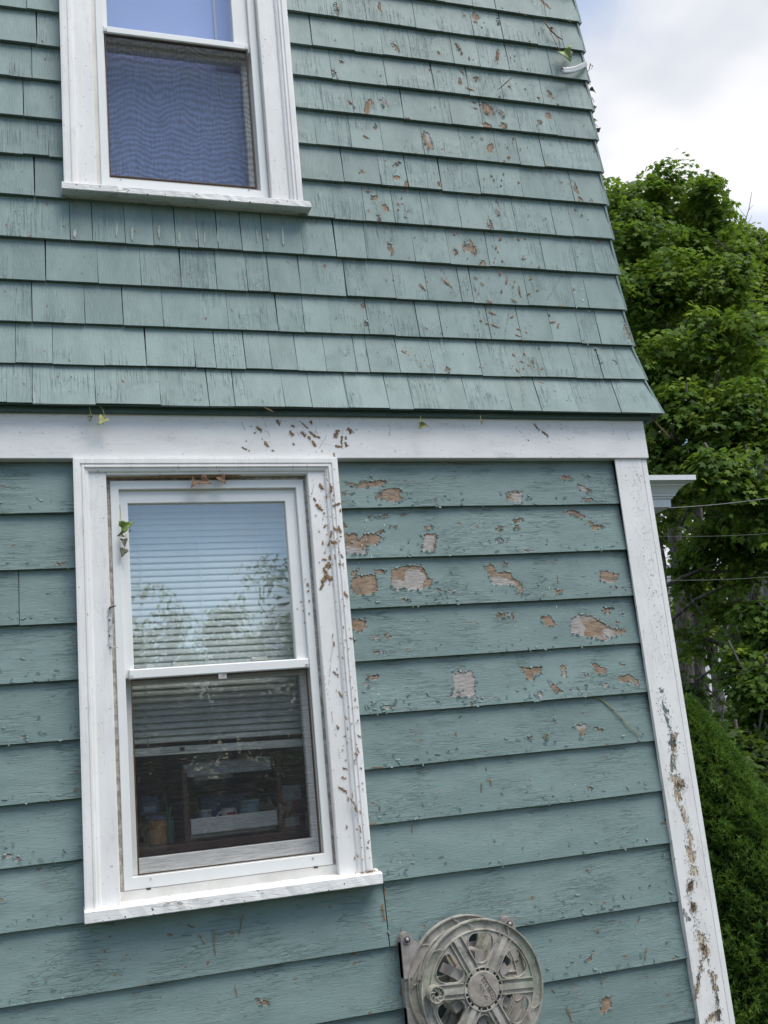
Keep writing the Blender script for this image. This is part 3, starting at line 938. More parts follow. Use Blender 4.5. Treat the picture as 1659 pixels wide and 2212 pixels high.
# underside of the flare
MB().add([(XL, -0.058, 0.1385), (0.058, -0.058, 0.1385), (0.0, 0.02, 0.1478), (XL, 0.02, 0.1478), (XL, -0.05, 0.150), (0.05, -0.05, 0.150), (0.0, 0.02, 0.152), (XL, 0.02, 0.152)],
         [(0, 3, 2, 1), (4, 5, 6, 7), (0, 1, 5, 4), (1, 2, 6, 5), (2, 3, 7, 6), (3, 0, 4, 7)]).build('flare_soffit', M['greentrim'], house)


# ------------------------------------------------------------------ windows
def rect_ring(mb, o0, o1, oz0, oz1, i0, i1, iz0, iz1, y0, y1, b=0.0015):
    """mitred frame with a front chamfer, outer (o*) and inner (i*) rectangles"""
    O = [(o0, oz0), (o1, oz0), (o1, oz1), (o0, oz1)]
    I = [(i0, iz0), (i1, iz0), (i1, iz1), (i0, iz1)]
    sg = [(1, 1), (-1, 1), (-1, -1), (1, -1)]
    v = []
    for P, s_ in ((O, 1), (I, -1)):
        for (x, z), (sx, sz) in zip(P, sg):
            v += [(x, y1, z), (x, y0 + b, z), (x + s_ * sx * b, y0, z + s_ * sz * b)]
    f = []
    for i in range(4):
        j = (i + 1) % 4
        A, B = i * 3, j * 3
        C, D = 12 + i * 3, 12 + j * 3
        f += [(A, B, B + 1, A + 1), (A + 1, B + 1, B + 2, A + 2), (A + 2, B + 2, D + 2, C + 2), (C + 2, D + 2, D + 1, C + 1), (C + 1, D + 1, D, C), (C, D, B, A)]
    mb.add(v, f)
    return mb


def casing_profile_run(mb, pts, prof):
    """sweep a (outward offset, y) profile along an open path of wall points with mitred corners; offset measured to the left-hand normal side"""
    n = len(pts)
    pv = [np.array(p, float) for p in pts]
    rings = []
    for i in range(n):
        d1 = pv[i] - pv[i - 1] if i > 0 else pv[1] - pv[0]
        d2 = pv[i + 1] - pv[i] if i < n - 1 else pv[-1] - pv[-2]
        d1 /= np.linalg.norm(d1)
        d2 /= np.linalg.norm(d2)
        n1_, n2_ = np.array([-d1[1], d1[0]]), np.array([-d2[1], d2[0]])
        bis = (n1_ + n2_)
        bis /= (bis @ n1_)
        rings.append([(pv[i][0] + bis[0] * o, y, pv[i][1] + bis[1] * o) for o, y in prof])
    k = len(prof)
    v = [p for r in rings for p in r]
    f = []
    for i in range(n - 1):
        for q in range(k):
            q2 = (q + 1) % k
            f.append((i * k + q, i * k + q2, (i + 1) * k + q2, (i + 1) * k + q))
    f.append(tuple(range(k)))
    f.append(tuple((n - 1) * k + q for q in range(k))[::-1])
    mb.add(v, f)
    return mb


def build_window(D, upper):
    x0, x1, zt_, zb = D['x0'], D['x1'], D['zt'], D['zb']
    fx0, fx1, fz0, fz1 = D['frame']
    yo = D['yo']
    mb = MB()
    rect_ring(mb, fx0, fx1, fz0, fz1, fx0 + .024, fx1 - .024, fz0 + .033, fz1 - .026, yo + 0.004, yo + 0.085)
    win = mb.build('window', M['vinyl'], house)
    win['label'] = D['label']
    # painted wood casing
    ci = D['ci']
    MB().bbox(x0 + .002, ci[0], yo - .020, yo + .03, zb, zt_ - .002).build('side_casing', M['whiteV'], win)
    MB().bbox(ci[1], x1 - .002, yo - .020, yo + .03, zb, zt_ - .002).build('side_casing', M['whiteV'], win)
    MB().bbox(ci[0] + .0005, ci[1] - .0005, yo - .0205, yo + .03, ci[2], zt_ - .002).build('head_casing', M['whiteH'], win)
    prof = [(0.0, yo - .006), (0.0, yo - .034), (-.006, yo - .035), (-.018, yo - .035), (-.0195, yo - .031), (-.0215, yo - .0305), (-.024, yo - .034), (-.029, yo - .034), (-.0325, yo - .028),
            (-.036, yo - .028), (-.040, yo - .026), (-.043, yo - .0215), (-.043, yo - .006)]
    mb = MB()
    casing_profile_run(mb, [(x0, zb + .0005), (x0, zt_), (x1, zt_), (x1, zb + .0005)], prof)
    mb.build('backband', M['whiteV'], win)
    # sloping wood sill
    sx0, sx1, sz1, sz0 = D['sill']
    sp = D['proj']
    mb = MB()
    n = 40
    v, f = [], []
    for i in range(n + 1):
        xx = sx0 + (sx1 - sx0) * i / n
        j1, j2 = random.uniform(-.0008, .0008), random.uniform(-.0012, .0012)
        v += [(xx, yo + .03, sz1 + .012), (xx, yo - sp + .002 + j1, sz1 + j2 * .5), (xx, yo - sp + j1, sz1 - .002), (xx, yo - sp + j2, sz0 + .002), (xx, yo - sp + .002, sz0 + j2 * .5), (xx, yo + .03, sz0 + .004)]
    for i in range(n):
        for q in range(6):
            q2 = (q + 1) % 6
            f.append((i * 6 + q, (i + 1) * 6 + q, (i + 1) * 6 + q2, i * 6 + q2))
    f += [tuple(range(6)), tuple(n * 6 + q for q in range(6))[::-1]]
    MB().add(v, f).build('sill', M['whiteSill'], win)
    # vinyl sub-sill strip and dirty gap round the frame
    MB().box(ci[0] - .001, ci[1] + .001, yo + .002, yo + .06, zb - .004, fz0 - .001).build('sub_sill', M['vinyldirty'], win)
    mb = MB()
    rect_ring(mb, ci[0] - .003, ci[1] + .003, zb - .002, ci[2] + .003, fx0 + .002, fx1 - .002, fz0 + .002, fz1 - .002, yo + .008, yo + .05, 0.0)
    mb.build('caulk_joint', M['vinyldirty' if upper else 'caulk'], win)
    # upper sash
    gx0, gx1, gz0, gz1 = D['uglass']
    mb = MB()
    rect_ring(mb, fx0 + .0235, fx1 - .0235, gz0 - .024, fz1 - .0255, gx0, gx1, gz0, gz1, yo + .018, yo + .05)
    mb.build('upper_sash', M['vinyl'], win)
    MB().box(gx0 - .004, gx1 + .004, yo + .030, yo + .034, gz0 - .004, gz1 + .004).build('upper_pane', M['glass'], win)
    # meeting rail with a lip
    sx0, sx1, sz0, sz1 = D['screen']
    MB().bbox(sx0 - .004, sx1 + .004, yo + .001, yo + .03, sz1 + .001, gz0 - .0005, .003).build('meeting_rail', M['vinyl'], win)
    for xx in (sx0 - .003, sx1 - .007):
        MB().box(xx, xx + .010, yo - .001, yo + .004, sz1 + .003, sz1 + .012).build('rail_clip', M['metal'], win)
    # screen in its thin dark frame
    mb = MB()
    rect_ring(mb, sx0, sx1, sz0, sz1, sx0 + .0035, sx1 - .0035, sz0 + .0035, sz1 - .0035, yo + .007, yo + .016, .0005)
    mb.build('screen_frame', M['rust'], win)
    MB().box(sx0 + .003, sx1 - .003, yo + .010, yo + .0104, sz0 + .003, sz1 - .003).build('screen', M['screenM' if upper else 'screen'], win)
    # lower sash behind the screen
    mb = MB()
    rect_ring(mb, fx0 + .0245, fx1 - .0245, fz0 + .0335, sz1 + .018, sx0 + .003, sx1 - .012, sz0 + (.024 if upper else .040), sz1 - .012, yo + .052, yo + .084)
    mb.build('lower_sash', M['vinyl'], win)
    MB().box(sx0 - .001, sx1 - .008, yo + .066, yo + .070, sz0 + (.020 if upper else .036), sz1 - .008).build('lower_pane', M['glass'], win)
    # small parts: weep covers, screws
    for fx_ in (0.10, 0.90):
        xx = fx0 + (fx1 - fx0) * fx_
        MB().box(xx, xx + .012, yo + .0015, yo + .006, fz0 - .004, fz0 + .001).build('weep_hole', M['rust'], win)
    for xx in (sx0 + .03, sx1 - .03):
        MB().box(xx, xx + .005, yo + .0025, yo + .006, sz0 - .014, sz0 - .009).build('frame_clip', M['metal'], win)
    return win


LW.update(proj=.052, frame=(-1.787, -1.212, -1.203, -0.072), yo=0.0, ci=(-1.7985, -1.203, -0.061), sill=(-1.891, -1.087, -1.236, -1.266), uglass=(-1.738, -1.270, -0.619, -0.137), screen=(-1.749, -1.242, -1.168, -0.648),
          label='white framed lower window with half raised blinds and flecks of dried ivy roots')
UW.update(proj=.043, frame=(-1.782, -1.255, 0.870, 2.03), yo=-0.012, ci=(-1.797, -1.2505, 2.04), sill=(-1.901, -1.127, 0.850, 0.827), uglass=(-1.745, -1.331, 1.452, 1.98), screen=(-1.755, -1.291, 0.913, 1.426),
          label='white framed upper window with blue panes and flaking sill')
wl = build_window(LW, False)
wu = build_window(UW, True)
# head gap scribble: dried vine stem lying along the lower window head
# ------------------------------------------------------------------ things behind the panes
sky_tint = empty('added_sky_backing', (-1.54, 0.115, 2.0), 'added pale blue cloth standing in for sky reflected in the upper window', 'sky_tint')  # added cloth and roller giving the upper panes their reflected sky blue
MB().bbox(-1.78, -1.262, 0.095, 0.0965, 0.90, 1.99, 0.0004).build('sky_backing_cloth', M['sky_tint'], sky_tint)
MB().tube([(-1.775, 0.11, 2.0), (-1.265, 0.11, 2.0)], 0.018, 10).build('added_roller', M['blind'], sky_tint)
w_ = W(463, 40, 0.085)
MB().tube([(w_[0], 0.085, 1.95), (w_[0] + .004, 0.085, 1.30)], 0.0035, 6).build('wand', M['blind'], sky_tint)

bl = empty('venetian_blind', (-1.5, 0.115, -0.08), 'white slatted blind half raised behind the lower window', 'blind')
BX0, BX1, BY = -1.765, -1.235, 0.118
nsl = 37
sv, sf = [], []
for i in range(9):
    a = -0.5 + i / 8
    sv += [(-0.5, 0, 0)]
def slat_mesh(tilt, skew):
    v, f = [], []
    n = 6
    for xx in (0.0, 1.0):
        for i in range(n + 1):
            s_ = (i / n - .5) * 0.025
            bow = 0.0022 * (1 - (2 * i / n - 1) ** 2)
            y = s_ * math.cos(tilt) - bow * math.sin(tilt)
            z = s_ * math.sin(tilt) + bow * math.cos(tilt)
            v.append((BX0 + (BX1 - BX0) * xx, BY + y, z + (skew * xx)))
    for i in range(n):
        f.append((i, i + 1, n + 2 + i, n + 1 + i))
    for i in range(n + 1):
        pass
    m2 = len(v)
    v2 = [(x, y + .0006, z - .0006) for x, y, z in v]
    f2 = [tuple(m2 + q for q in ff[::-1]) for ff in f]
    edge = [(0, n + 1, m2 + n + 1, m2), (n, m2 + n, m2 + 2 * n + 1, 2 * n + 1)]
    return v + v2, f + f2 + edge
zc = -0.108
for i in range(nsl):
    low = max(0, i - 24) / 12
    tilt = math.radians(70 + random.uniform(-3, 3) - 10 * low)
    v, f = slat_mesh(tilt, -0.0002 * i - 0.0012 * low * 3)
    mb = MB()
    mb.add([(x, y, z + zc) for x, y, z in v], f)
    o = mb.build('slat', M['blind'], bl, True)
    zc -= 0.0196 if i < 27 else 0.0192
MB().bbox(BX0, BX1, BY - .016, BY + .016, -0.105, -0.075, .002).build('head_rail', M['blind'], bl)
mb = MB()
zr0, zr1 = zc - .004, zc - .017
mb.hexa([(BX0, BY - .012, zr0 - .022), (BX1, BY - .012, zr1 - .022), (BX1, BY + .012, zr1 - .022), (BX0, BY + .012, zr0 - .022), (BX0, BY - .012, zr0), (BX1, BY - .012, zr1), (BX1, BY + .012, zr1), (BX0, BY + .012, zr0)])
mb.build('bottom_rail', M['blind'], bl)
MB().box(-1.665, -1.56, BY - .0135, BY - .0125, zr0 - .019, zr0 - .006).build('warning_label', M['shelfwhite'], bl)
MB().box(-1.612, -1.598, BY - .0145, BY - .0138, zr0 - .018, zr0 - .007).build('warning_label', M['rust'], bl)
for xx in (-1.70, -1.525, -1.345):
    MB().tube([(xx, BY - .0145, -0.10), (xx, BY - .0145, zr0)], 0.0011, 5).build('ladder_cord', M['blind'], bl)
p0 = (-1.515, BY - .018, -0.66)
MB().tube([p0, (-1.512, BY - .02, -0.76), (-1.495, BY - .02, -0.81), (-1.465, BY - .018, zr0 + .004)], 0.0011, 5).build('pull_cord', M['blind'], bl)
MB().tube([(-1.742, BY - .02, zr0 - .02), (-1.741, BY - .02, -1.15)], 0.0013, 5).build('pull_cord', M['blind'], bl)
# tilt latches on the upper sash
for (a, b) in (((372, 1437), (404, 1432)), ((544, 1425), (578, 1420))):
    p, q = W(*a, Y=.03), W(*b, Y=.03)
    MB().bbox(p[0], q[0], 0.036, 0.048, p[2] - .004, p[2] + .008, .002).build('sash_latch', M['vinyldirty'], wl)
p = W(481, 1454, .0)
MB().bbox(p[0] - .012, p[0] + .012, 0.0045, 0.009, p[2] - .016, p[2] + .001, .001).build('screen_pull_tab', M['metal'], wl)

# shelf unit and things on it
SY = 0.18
def I(px, py, Y=SY):
    return W(px, py, Y)
def flatbox(a, b, Y0, Y1):
    p, q = I(*a, Y0), I(*b, Y0)
    return min(p[0], q[0]), max(p[0], q[0]), Y0, Y1, min(p[2], q[2]), max(p[2], q[2])
sx = lambda x, y: ((300 + x * .3315) / 1.1573, (1680 + y * .3315) / 1.1573)
sh = empty('wall_shelf', tuple(I(470, 1800)), 'wooden shelf rack with white front boards inside the lower window', 'shelf')
a, b = I(*sx(480, 830)), I(*sx(1140, 690))
MB().bbox(a[0], b[0], SY, SY + .02, a[2] + .012, a[2] + .052).build('front_board', M['shelfwhite'], sh)
a2, b2 = I(*sx(540, 1275)), I(*sx(1190, 1125))
MB().bbox(a2[0], b2[0], SY, SY + .02, a2[2] + .016, a2[2] + .060).build('front_board', M['shelfwhite'], sh)
p = I(*sx(470, 800))
q = I(*sx(515, 1290))
MB().bbox(q[0] - .010, q[0] + .006, SY - .006, SY + .012, q[2], p[2] + .02).build('post', M['shelfwood'], sh)
p = I(*sx(1190, 1100))
MB().bbox(p[0] + .004, p[0] + .02, SY - .006, SY + .012, q[2], a[2] + .06).build('post', M['shelfwood'], sh)
p, q2_ = I(*sx(190, 1350)), I(*sx(1440, 1225))
MB().bbox(p[0] - .1, q2_[0] + .1, SY - .02, SY + .14, p[2] - .014, p[2] + .008).build('shelf_board', M['shelfwood'], sh)
SHZ = p[2] + .0085
MB().bbox(a2[0], b2[0], SY + .021, SY + .16, a2[2] + .004, a2[2] + .016).build('shelf_board', M['shelfwhite'], sh)
TZ = a2[2] + .0165
M['mugw'] = simple('mug_glaze', (0.66, 0.65, 0.62), 0.25, 0.02, 8)
M['mugr'] = simple('mug_red_print', (0.42, 0.05, 0.08), 0.3, 0.1, 40, col2=(0.6, 0.12, 0.14))
M['teal'] = simple('teal_canister', (0.22, 0.36, 0.38), 0.35, 0.1, 10)
M['blue1'] = simple('blue_carton', (0.10, 0.14, 0.30), 0.5, 0.1, 10)
M['blue2'] = simple('pale_blue_tub', (0.38, 0.46, 0.52), 0.4, 0.1, 10)
M['orange'] = simple('orange_jar', (0.45, 0.20, 0.05), 0.4, 0.15, 20)
M['green'] = simple('green_bottle', (0.12, 0.25, 0.18), 0.3, 0.1, 20)
M['redbox'] = simple('dark_red_carton', (0.22, 0.03, 0.05), 0.5, 0.1, 20)


def zlathe(mb, cx_, cy_, prof, n=28):
    v, f = [], []
    k_ = len(prof)
    for i in range(n):
        th = 2 * PI * i / n
        for r, z in prof:
            v.append((cx_ + r * math.cos(th), cy_ + r * math.sin(th), z))
    for i in range(n):
        j = (i + 1) % n
        for q_ in range(k_ - 1):
            f.append((i * k_ + q_, j * k_ + q_, j * k_ + q_ + 1, i * k_ + q_ + 1))
    f.append(tuple(i * k_ for i in range(n))[::-1])
    f.append(tuple(i * k_ + k_ - 1 for i in range(n)))
    mb.add(v, f)
    return mb


def vessel(name, px, py, r, h, mat, label, cat, Y=SY + .085, z=None):
    p_ = I(px, py, Y)
    z = TZ if z is None else z
    e = empty(name, (p_[0], Y, z), label, cat)
    mb = MB()
    zlathe(mb, p_[0], Y, [(r * .9, z), (r, z + h * .05), (r, z + h * .8), (r * .93, z + h * .9), (r * .9, z + h)])
    o = mb.build('body', mat, e)
    autosmooth(o)
    return e, p_


e, p_ = vessel('mug', *sx(825, 1100), 0.024, 0.062, M['mugw'], 'white mug with red print standing on the shelf', 'mug')
mb = MB()
hp = []
for i in range(9):
    th = PI / 2 + PI * i / 8
    hp.append((p_[0] - .023 + .016 * math.cos(th), p_[1] - .004, TZ + .032 + .020 * math.sin(th)))
mb.tube(hp, 0.0035, 6).build('handle', M['mugw'], e)
mb = MB()
v, f = [], []
for i in range(7):
    th = -PI / 2 + (i - 3) * 0.2 + .2
    v += [(p_[0] + .0244 * math.cos(th), p_[1] + .0244 * math.sin(th), TZ + .008), (p_[0] + .0244 * math.cos(th), p_[1] + .0244 * math.sin(th), TZ + .050)]
for i in range(6):
    f.append((2 * i, 2 * i + 2, 2 * i + 3, 2 * i + 1))
mb.add(v, f).build('print', M['mugr'], e)
e, p_ = vessel('canister', *sx(985, 1080), 0.034, 0.072, M['teal'], 'wide teal canister beside the mug', 'canister')
zlathe(MB(), p_[0], p_[1], [(.035, TZ + .0725), (.036, TZ + .074), (.035, TZ + .080)]).build('lid', M['teal'], e)
e, p_ = vessel('tub', *sx(640, 1100), 0.021, 0.058, M['blue2'], 'pale blue tub left of the mug', 'tub')
zlathe(MB(), p_[0], p_[1], [(.022, TZ + .0585), (.0225, TZ + .060), (.022, TZ + .064)]).build('lid', M['mugw'], e)
e, p_ = vessel('jar', *sx(285, 1260), 0.030, 0.07, M['orange'], 'squat orange jar low on the left of the shelf', 'jar', z=SHZ)
zlathe(MB(), p_[0], p_[1], [(.029, SHZ + .0705), (.03, SHZ + .072), (.029, SHZ + .084)]).build('lid', M['blue1'], e)
e, p_ = vessel('bottle', *sx(375, 1200), 0.013, 0.075, M['green'], 'slim green bottle next to the orange jar', 'bottle', z=SHZ)
zlathe(MB(), p_[0], p_[1], [(.007, SHZ + .0755), (.007, SHZ + .092), (.0085, SHZ + .093), (.0085, SHZ + .104)]).build('neck', M['green'], e)


def carton(px, py, w, h, mat, label, lab2=None, z=None, Y=SY + .05):
    p_ = I(px, py, Y)
    z = SHZ if z is None else z
    e = empty('carton', (p_[0], Y, z), label, 'carton')
    MB().bbox(p_[0] - w, p_[0] + w, Y, Y + .05, z, z + h, .002).build('box', mat, e)
    if lab2:
        MB().box(p_[0] - w * .8, p_[0] + w * .7, Y - .0012, Y - .0004, z + h * .12, z + h * .42).build('front_label', lab2, e)
    return e


carton(*sx(1290, 1100), 0.036, 0.085, M['redbox'], 'dark red carton at the right end of the shelf', M['shelfwhite'])
carton(*sx(1290, 960), 0.034, 0.045, M['shelfwhite'], 'white carton stacked on the dark red carton', M['mugw'], z=SHZ + .0855)
carton(*sx(230, 1050), 0.025, 0.055, M['blue1'], 'blue carton above the orange jar', M['blue2'], z=SHZ + .087, Y=SY + .09)
carton(*sx(780, 950), 0.07, 0.10, M['blue1'], 'wide blue carton behind the mug', None, z=TZ, Y=SY + .17)
e = empty('storage_tray', (0, 0, 0), 'grey tray on top of the shelf rack', 'tray')
e.location = (a[0] + .08, SY + .05, a[2] + .054)
MB().bbox(a[0] + .03, a[0] + .15, SY + .025, SY + .1, a[2] - .001, a[2] + .075, .004).build('tray_body', M['blue2'], e)

# ------------------------------------------------------------------ door hood on the side wall
hy0, hy1 = 0.9, 2.1
hood = empty('door_hood', (0.35, hy0, 0.05), 'white moulded cornice of a hood sticking out past the house corner', 'door hood')
def HX(px, py):
    w = W(px, py, Y=hy0)
    return w[0], w[2]
xtr, ztop_ = HX(1502.3, 1025.6)
_, z1_ = HX(1504.2, 1035.6)
x2, z2_ = HX(1478, 1046.8)
x3, z3_ = HX(1459.8, 1067.4)
x4, z4_ = HX(1450.5, 1076.2)
x5, z5_ = HX(1448.6, 1078.7)
_, z6_ = HX(1449.8, 1094.9)
sof = x5 - .002
base_y = hy0 + 0.22
def ring_loft(mb, prof):
    """prof: list of (offset out, z); rectangle x 0..sof+off, y base_y-off .. hy1"""
    rows = []
    for o, z in prof:
        rows.append([(0.0, base_y - o, z), (sof + o, base_y - o, z), (sof + o, hy1 + o, z), (0.0, hy1 + o, z)])
    v = [p for r in rows for p in r]
    f = []
    for i in range(len(rows) - 1):
        for q in range(3):
            f.append((i * 4 + q, i * 4 + q + 1, (i + 1) * 4 + q + 1, (i + 1) * 4 + q))
    f.append((3, 2, 1, 0))
    n = (len(rows) - 1) * 4
    f.append((n, n + 1, n + 2, n + 3))
    mb.add(v, f)
def hz(py):
    return W(1450, py, Y=base_y)[2]
def hx(px, py):
    return W(px, py, Y=base_y)[0]
base_y = hy0
prof_pts = [(1449.8, 1094.9), (1448.6, 1078.7), (1451, 1078.2), (1453.5, 1076), (1454.5, 1072), (1459, 1071), (1459.5, 1066.5), (1461, 1066), (1464, 1061), (1469, 1054.5), (1475, 1049.5), (1479, 1049), (1480, 1044.5), (1484, 1043), (1496, 1038), (1504, 1037), (1502.8, 1025.6)]
pr = []
x_base = W(1449.8, 1094.9, Y=hy0)[0]
sof = x_base
for (px, py) in prof_pts:
    # the end of each moulding lies on the mitre: solve offset o with x = sof+o and y = hy0-o
    lo, hi = -0.1, 0.5
    for _ in range(50):
        o = (lo + hi) / 2
        w = W(px, py, Y=hy0 - o)
        if w[0] - (sof + o) > 0:
            lo = o
        else:
            hi = o
    pr.append((o, W(px, py, Y=hy0 - o)[2]))
for nm, lo, hi in (('frieze_board', 0, 2), ('bed_moulding', 2, 5), ('fillet', 5, 7), ('crown_moulding', 7, 11), ('fillet', 11, 13), ('crown_moulding', 13, 15), ('roof_edge', 15, 17)):
    q = [list(p) for p in pr[lo:hi]]
    if lo:
        q[0][1] = pr[lo - 1][1] + .0006      # sits on the member below
    mb = MB()
    ring_loft(mb, q)
    o = mb.build(nm, M['cornice'], hood)
    if nm == 'crown_moulding':
        autosmooth(o, 40)

# ------------------------------------------------------------------ hose reel
RX, RZ, RR, RYF, RYB = -0.859, -1.559, 0.179, -0.141, -0.035
reel = empty('hose_reel', (RX, 0, RZ), 'weathered grey plastic hose reel hanging on the clapboards', 'hose reel')
A0 = math.radians(-4)


def wheel(y0, parent, name, front):
    th = 0.012
    s_ = 1
    mb = MB()
    # channel-section rim
    mb.lathe(RX, RZ, [(0.1495, y0 + .004), (0.1495, y0 - .004), (0.152, y0 - .004), (0.154, y0 + .003), (0.1725, y0 + .001), (0.1755, y0 - .007), (0.179, y0 - .007), (0.179, y0 + .010), (0.1495, y0 + .010)], 96)
    rim = mb.build(name, M['reel'], parent)
    autosmooth(rim, 30)
    # web with six rounded windows
    for k_ in range(6):
        th0 = A0 + k_ * PI / 3
        thc = th0 + PI / 6
        rc = 0.112
        c_ = np.array([rc * math.cos(thc), rc * math.sin(thc)])
        er, et = np.array([math.cos(thc), math.sin(thc)]), np.array([-math.sin(thc), math.cos(thc)])
        Mn = 56
        inner, outer = [], []
        for q in range(Mn):
            ph = 2 * PI * q / Mn
            d_ = math.cos(ph) * er + math.sin(ph) * et
            # march out until leaving window / sector
            rw = None
            ro = None
            for s2 in np.linspace(0.002, 0.09, 177):
                p_ = c_ + s2 * d_
                r_ = math.hypot(*p_)
                an = (math.atan2(p_[1], p_[0]) - th0) % (2 * PI)
                if rw is None:
                    # window: inside radial 0.072..0.143, away from spokes by 0.024 (curving wider to the rim), rounded
                    ds = min(r_ * math.sin(min(an, PI / 2)), r_ * math.sin(max(PI / 3 - an, -PI / 2)))
                    spoke = 0.0215 + 0.018 * max(0, (r_ - 0.10) / 0.04) ** 2
                    mrg = [ds - spoke, 0.143 - r_, r_ - 0.066]
                    sm = sum(max(0, 0.012 - m__) ** 2 for m__ in mrg) ** .5
                    if sm > 0.012 or min(mrg) < 0:
                        rw = s2
                if r_ > 0.1505 or r_ < 0.052 or an > PI / 3 + 1e-6:
                    ro = s2
                    break
            ro = ro or 0.05
            rw = min(rw or ro, ro - .001)
            inner.append(c_ + rw * d_)
            outer.append(c_ + ro * d_)
        v, f = [], []
        lip = 0.0022
        for q in range(Mn):
            iv, ov = inner[q], outer[q]
            dd = iv - ov
            dd = dd / (np.linalg.norm(dd) + 1e-9)
            mid = iv - dd * lip
            for pnt, yy in ((ov, y0), (mid, y0), (mid, y0 - .0035), (iv, y0 - .0035), (iv, y0 + .009), (ov, y0 + .009)):
                v.append((RX + pnt[0], yy, RZ + pnt[1]))
        for q in range(Mn):
            j = (q + 1) % Mn
            for e_ in range(5):
                f.append((q * 6 + e_, q * 6 + e_ + 1, j * 6 + e_ + 1, j * 6 + e_))
        mb = MB().add(v, f)
        o = mb.build('spoke_web', M['reel'], rim)
        # raised ribs on the spoke and a recessed dark valley on both sides
        d_ = np.array([math.cos(th0), math.sin(th0)])
        n_ = np.array([-d_[1], d_[0]])
        mb = MB()
        for (o1, o2, hh) in ((-0.0195, -0.0172, .007), (-0.0075, 0.0075, .006), (0.0172, 0.0195, .007)):
            P = []
            for yy in (y0 - .0005, y0 - hh):
                for (r_, oo) in ((.056, o1), (.148, o1), (.148, o2), (.056, o2)):
                    p_ = d_ * r_ + n_ * oo
                    P.append((RX + p_[0], yy, RZ + p_[1]))
            mb.hexa(P)
        mb.build('spoke_rib', M['reel'], rim)
    # curved dividers in the rim channel
    mb = MB()
    for k_ in range(9):
        a_ = A0 + k_ * 2 * PI / 9 + .3
        pts = []
        for q in range(6):
            r_ = 0.153 + 0.0225 * q / 5
            aa_ = a_ + 0.13 * (q / 5) ** 2
            pts.append((RX + r_ * math.cos(aa_), y0 - .003, RZ + r_ * math.sin(aa_)))
        mb.tube(pts, 0.0016, 5)
    mb.build('rim_divider', M['reel'], rim)
    return rim


rear = wheel(RYB, reel, 'rear_wheel', False)
frontw = wheel(RYF, reel, 'front_wheel', True)
mb = MB()
mb.lathe(RX, RZ, [(0.056, RYF + .006), (0.056, RYB), (0.050, RYB), (0.050, RYF + .006)], 40)
o = mb.build('drum', M['reelback'], reel)
autosmooth(o)
for k_ in range(6):    # drum staves
    th0 = A0 + (k_ + .5) * PI / 3
    d_ = np.array([math.cos(th0), math.sin(th0)])
    n_ = np.array([-d_[1], d_[0]])
    P = []
    for yy in (RYF + .012, RYB - .006):
        for (r_, oo) in ((.0565, -.013), (.094, -.013), (.094, .013), (.0565, .013)):
            p_ = d_ * r_ + n_ * oo
            P.append((RX + p_[0], yy, RZ + p_[1]))
    MB().hexa(P).build('drum_stave', M['reelback'], reel)
# hub: notched collar, cap and embossed mark
mb = MB()
mb.lathe(RX, RZ, [(0.0478, RYF + .004), (0.0478, RYF - .002), (0.0545, RYF - .002), (0.0545, RYF + .004)], 64)
mb.build('hub_recess', M['reeldark'], reel)
mb = MB()
mb.lathe(RX, RZ, [(0.0540, RYF + .004), (0.0540, RYF - .008), (0.0562, RYF - .008), (0.0562, RYF + .004)], 64)
mb.build('hub_collar', M['reel'], reel)
for k_ in range(18):
    a_ = A0 + k_ * 2 * PI / 18
    if k_ % 3 == 0:
        w2 = .0075
    else:
        w2 = .0012
    d_ = np.array([math.cos(a_), math.sin(a_)])
    n_ = np.array([-d_[1], d_[0]])
    P = []
    for yy in (RYF - .0025, RYF - .0075):
        for (r_, oo) in ((.0472, -w2), (.0537, -w2), (.0537, w2), (.0472, w2)):
            p_ = d_ * r_ + n_ * oo
            P.append((RX + p_[0], yy, RZ + p_[1]))
    MB().hexa(P).build('hub_tab', M['reel'], reel)
mb = MB()
mb.lathe(RX, RZ, [(0.0002, RYF - .0095), (0.043, RYF - .0095), (0.0455, RYF - .0082), (0.0468, RYF - .0065), (0.0468, RYF + .004), (0.0002, RYF + .004)], 64)
cap = mb.build('hub_cap', M['reelcap'], reel)
autosmooth(cap, 25)
# embossed pennant with letter strokes, hanging upside down as the reel stopped
ce = math.radians(-63)
def E(u_, v_):
    return (RX + .004 + u_ * math.cos(ce) - v_ * math.sin(ce), RYF - .0098, RZ + .000 + u_ * math.sin(ce) + v_ * math.cos(ce))
mb = MB()
loop = [(-.037, .010), (-.031, .0145), (-.015, .0145), (.010, .0155), (.026, .0165), (.033, .0155), (.036, .009), (.034, .003), (.028, .001), (.024, .006), (.027, .0105), (.031, .010)]
mb.tube([E(*q) for q in loop], 0.0008, 5)
for (x_, st_) in ((-.026, [(0.004, .004), (0, .005), (0, .001), (.004, 0), (.004, -.004), (0, -.004)]), (-.017, [(.005, .004), (.001, .004), (0, -.003), (.004, -.004)]), (-.008, [(0, .004), (0, -.004), (.004, -.004)]),
                  (.001, [(.004, .003), (0, .003), (0, -.004), (.005, -.004), (.005, 0), (0, 0)]), (.009, [(.004, .003), (0, .003), (0, -.004), (.005, -.004), (.005, 0), (0, 0)]), (.017, [(.005, .004), (.001, .003), (.001, -.003), (.005, -.004)])):
    mb.tube([E(x_ + a_, .008 + b_) for a_, b_ in st_], 0.0007, 5)
for (x_, st_) in ((-.019, [(0, -.004), (.003, .004), (.006, -.004)]), (-.010, [(0, .004), (0, -.004), (.005, -.004)]), (-.002, [(.004, .003), (0, .001), (.004, -.003)]), (.013, [(-.002, -.006), (.012, -.005), (.008, .002), (-.002, -.006)])):
    mb.tube([E(x_ + a_, -.006 + b_) for a_, b_ in st_], 0.0007, 5)
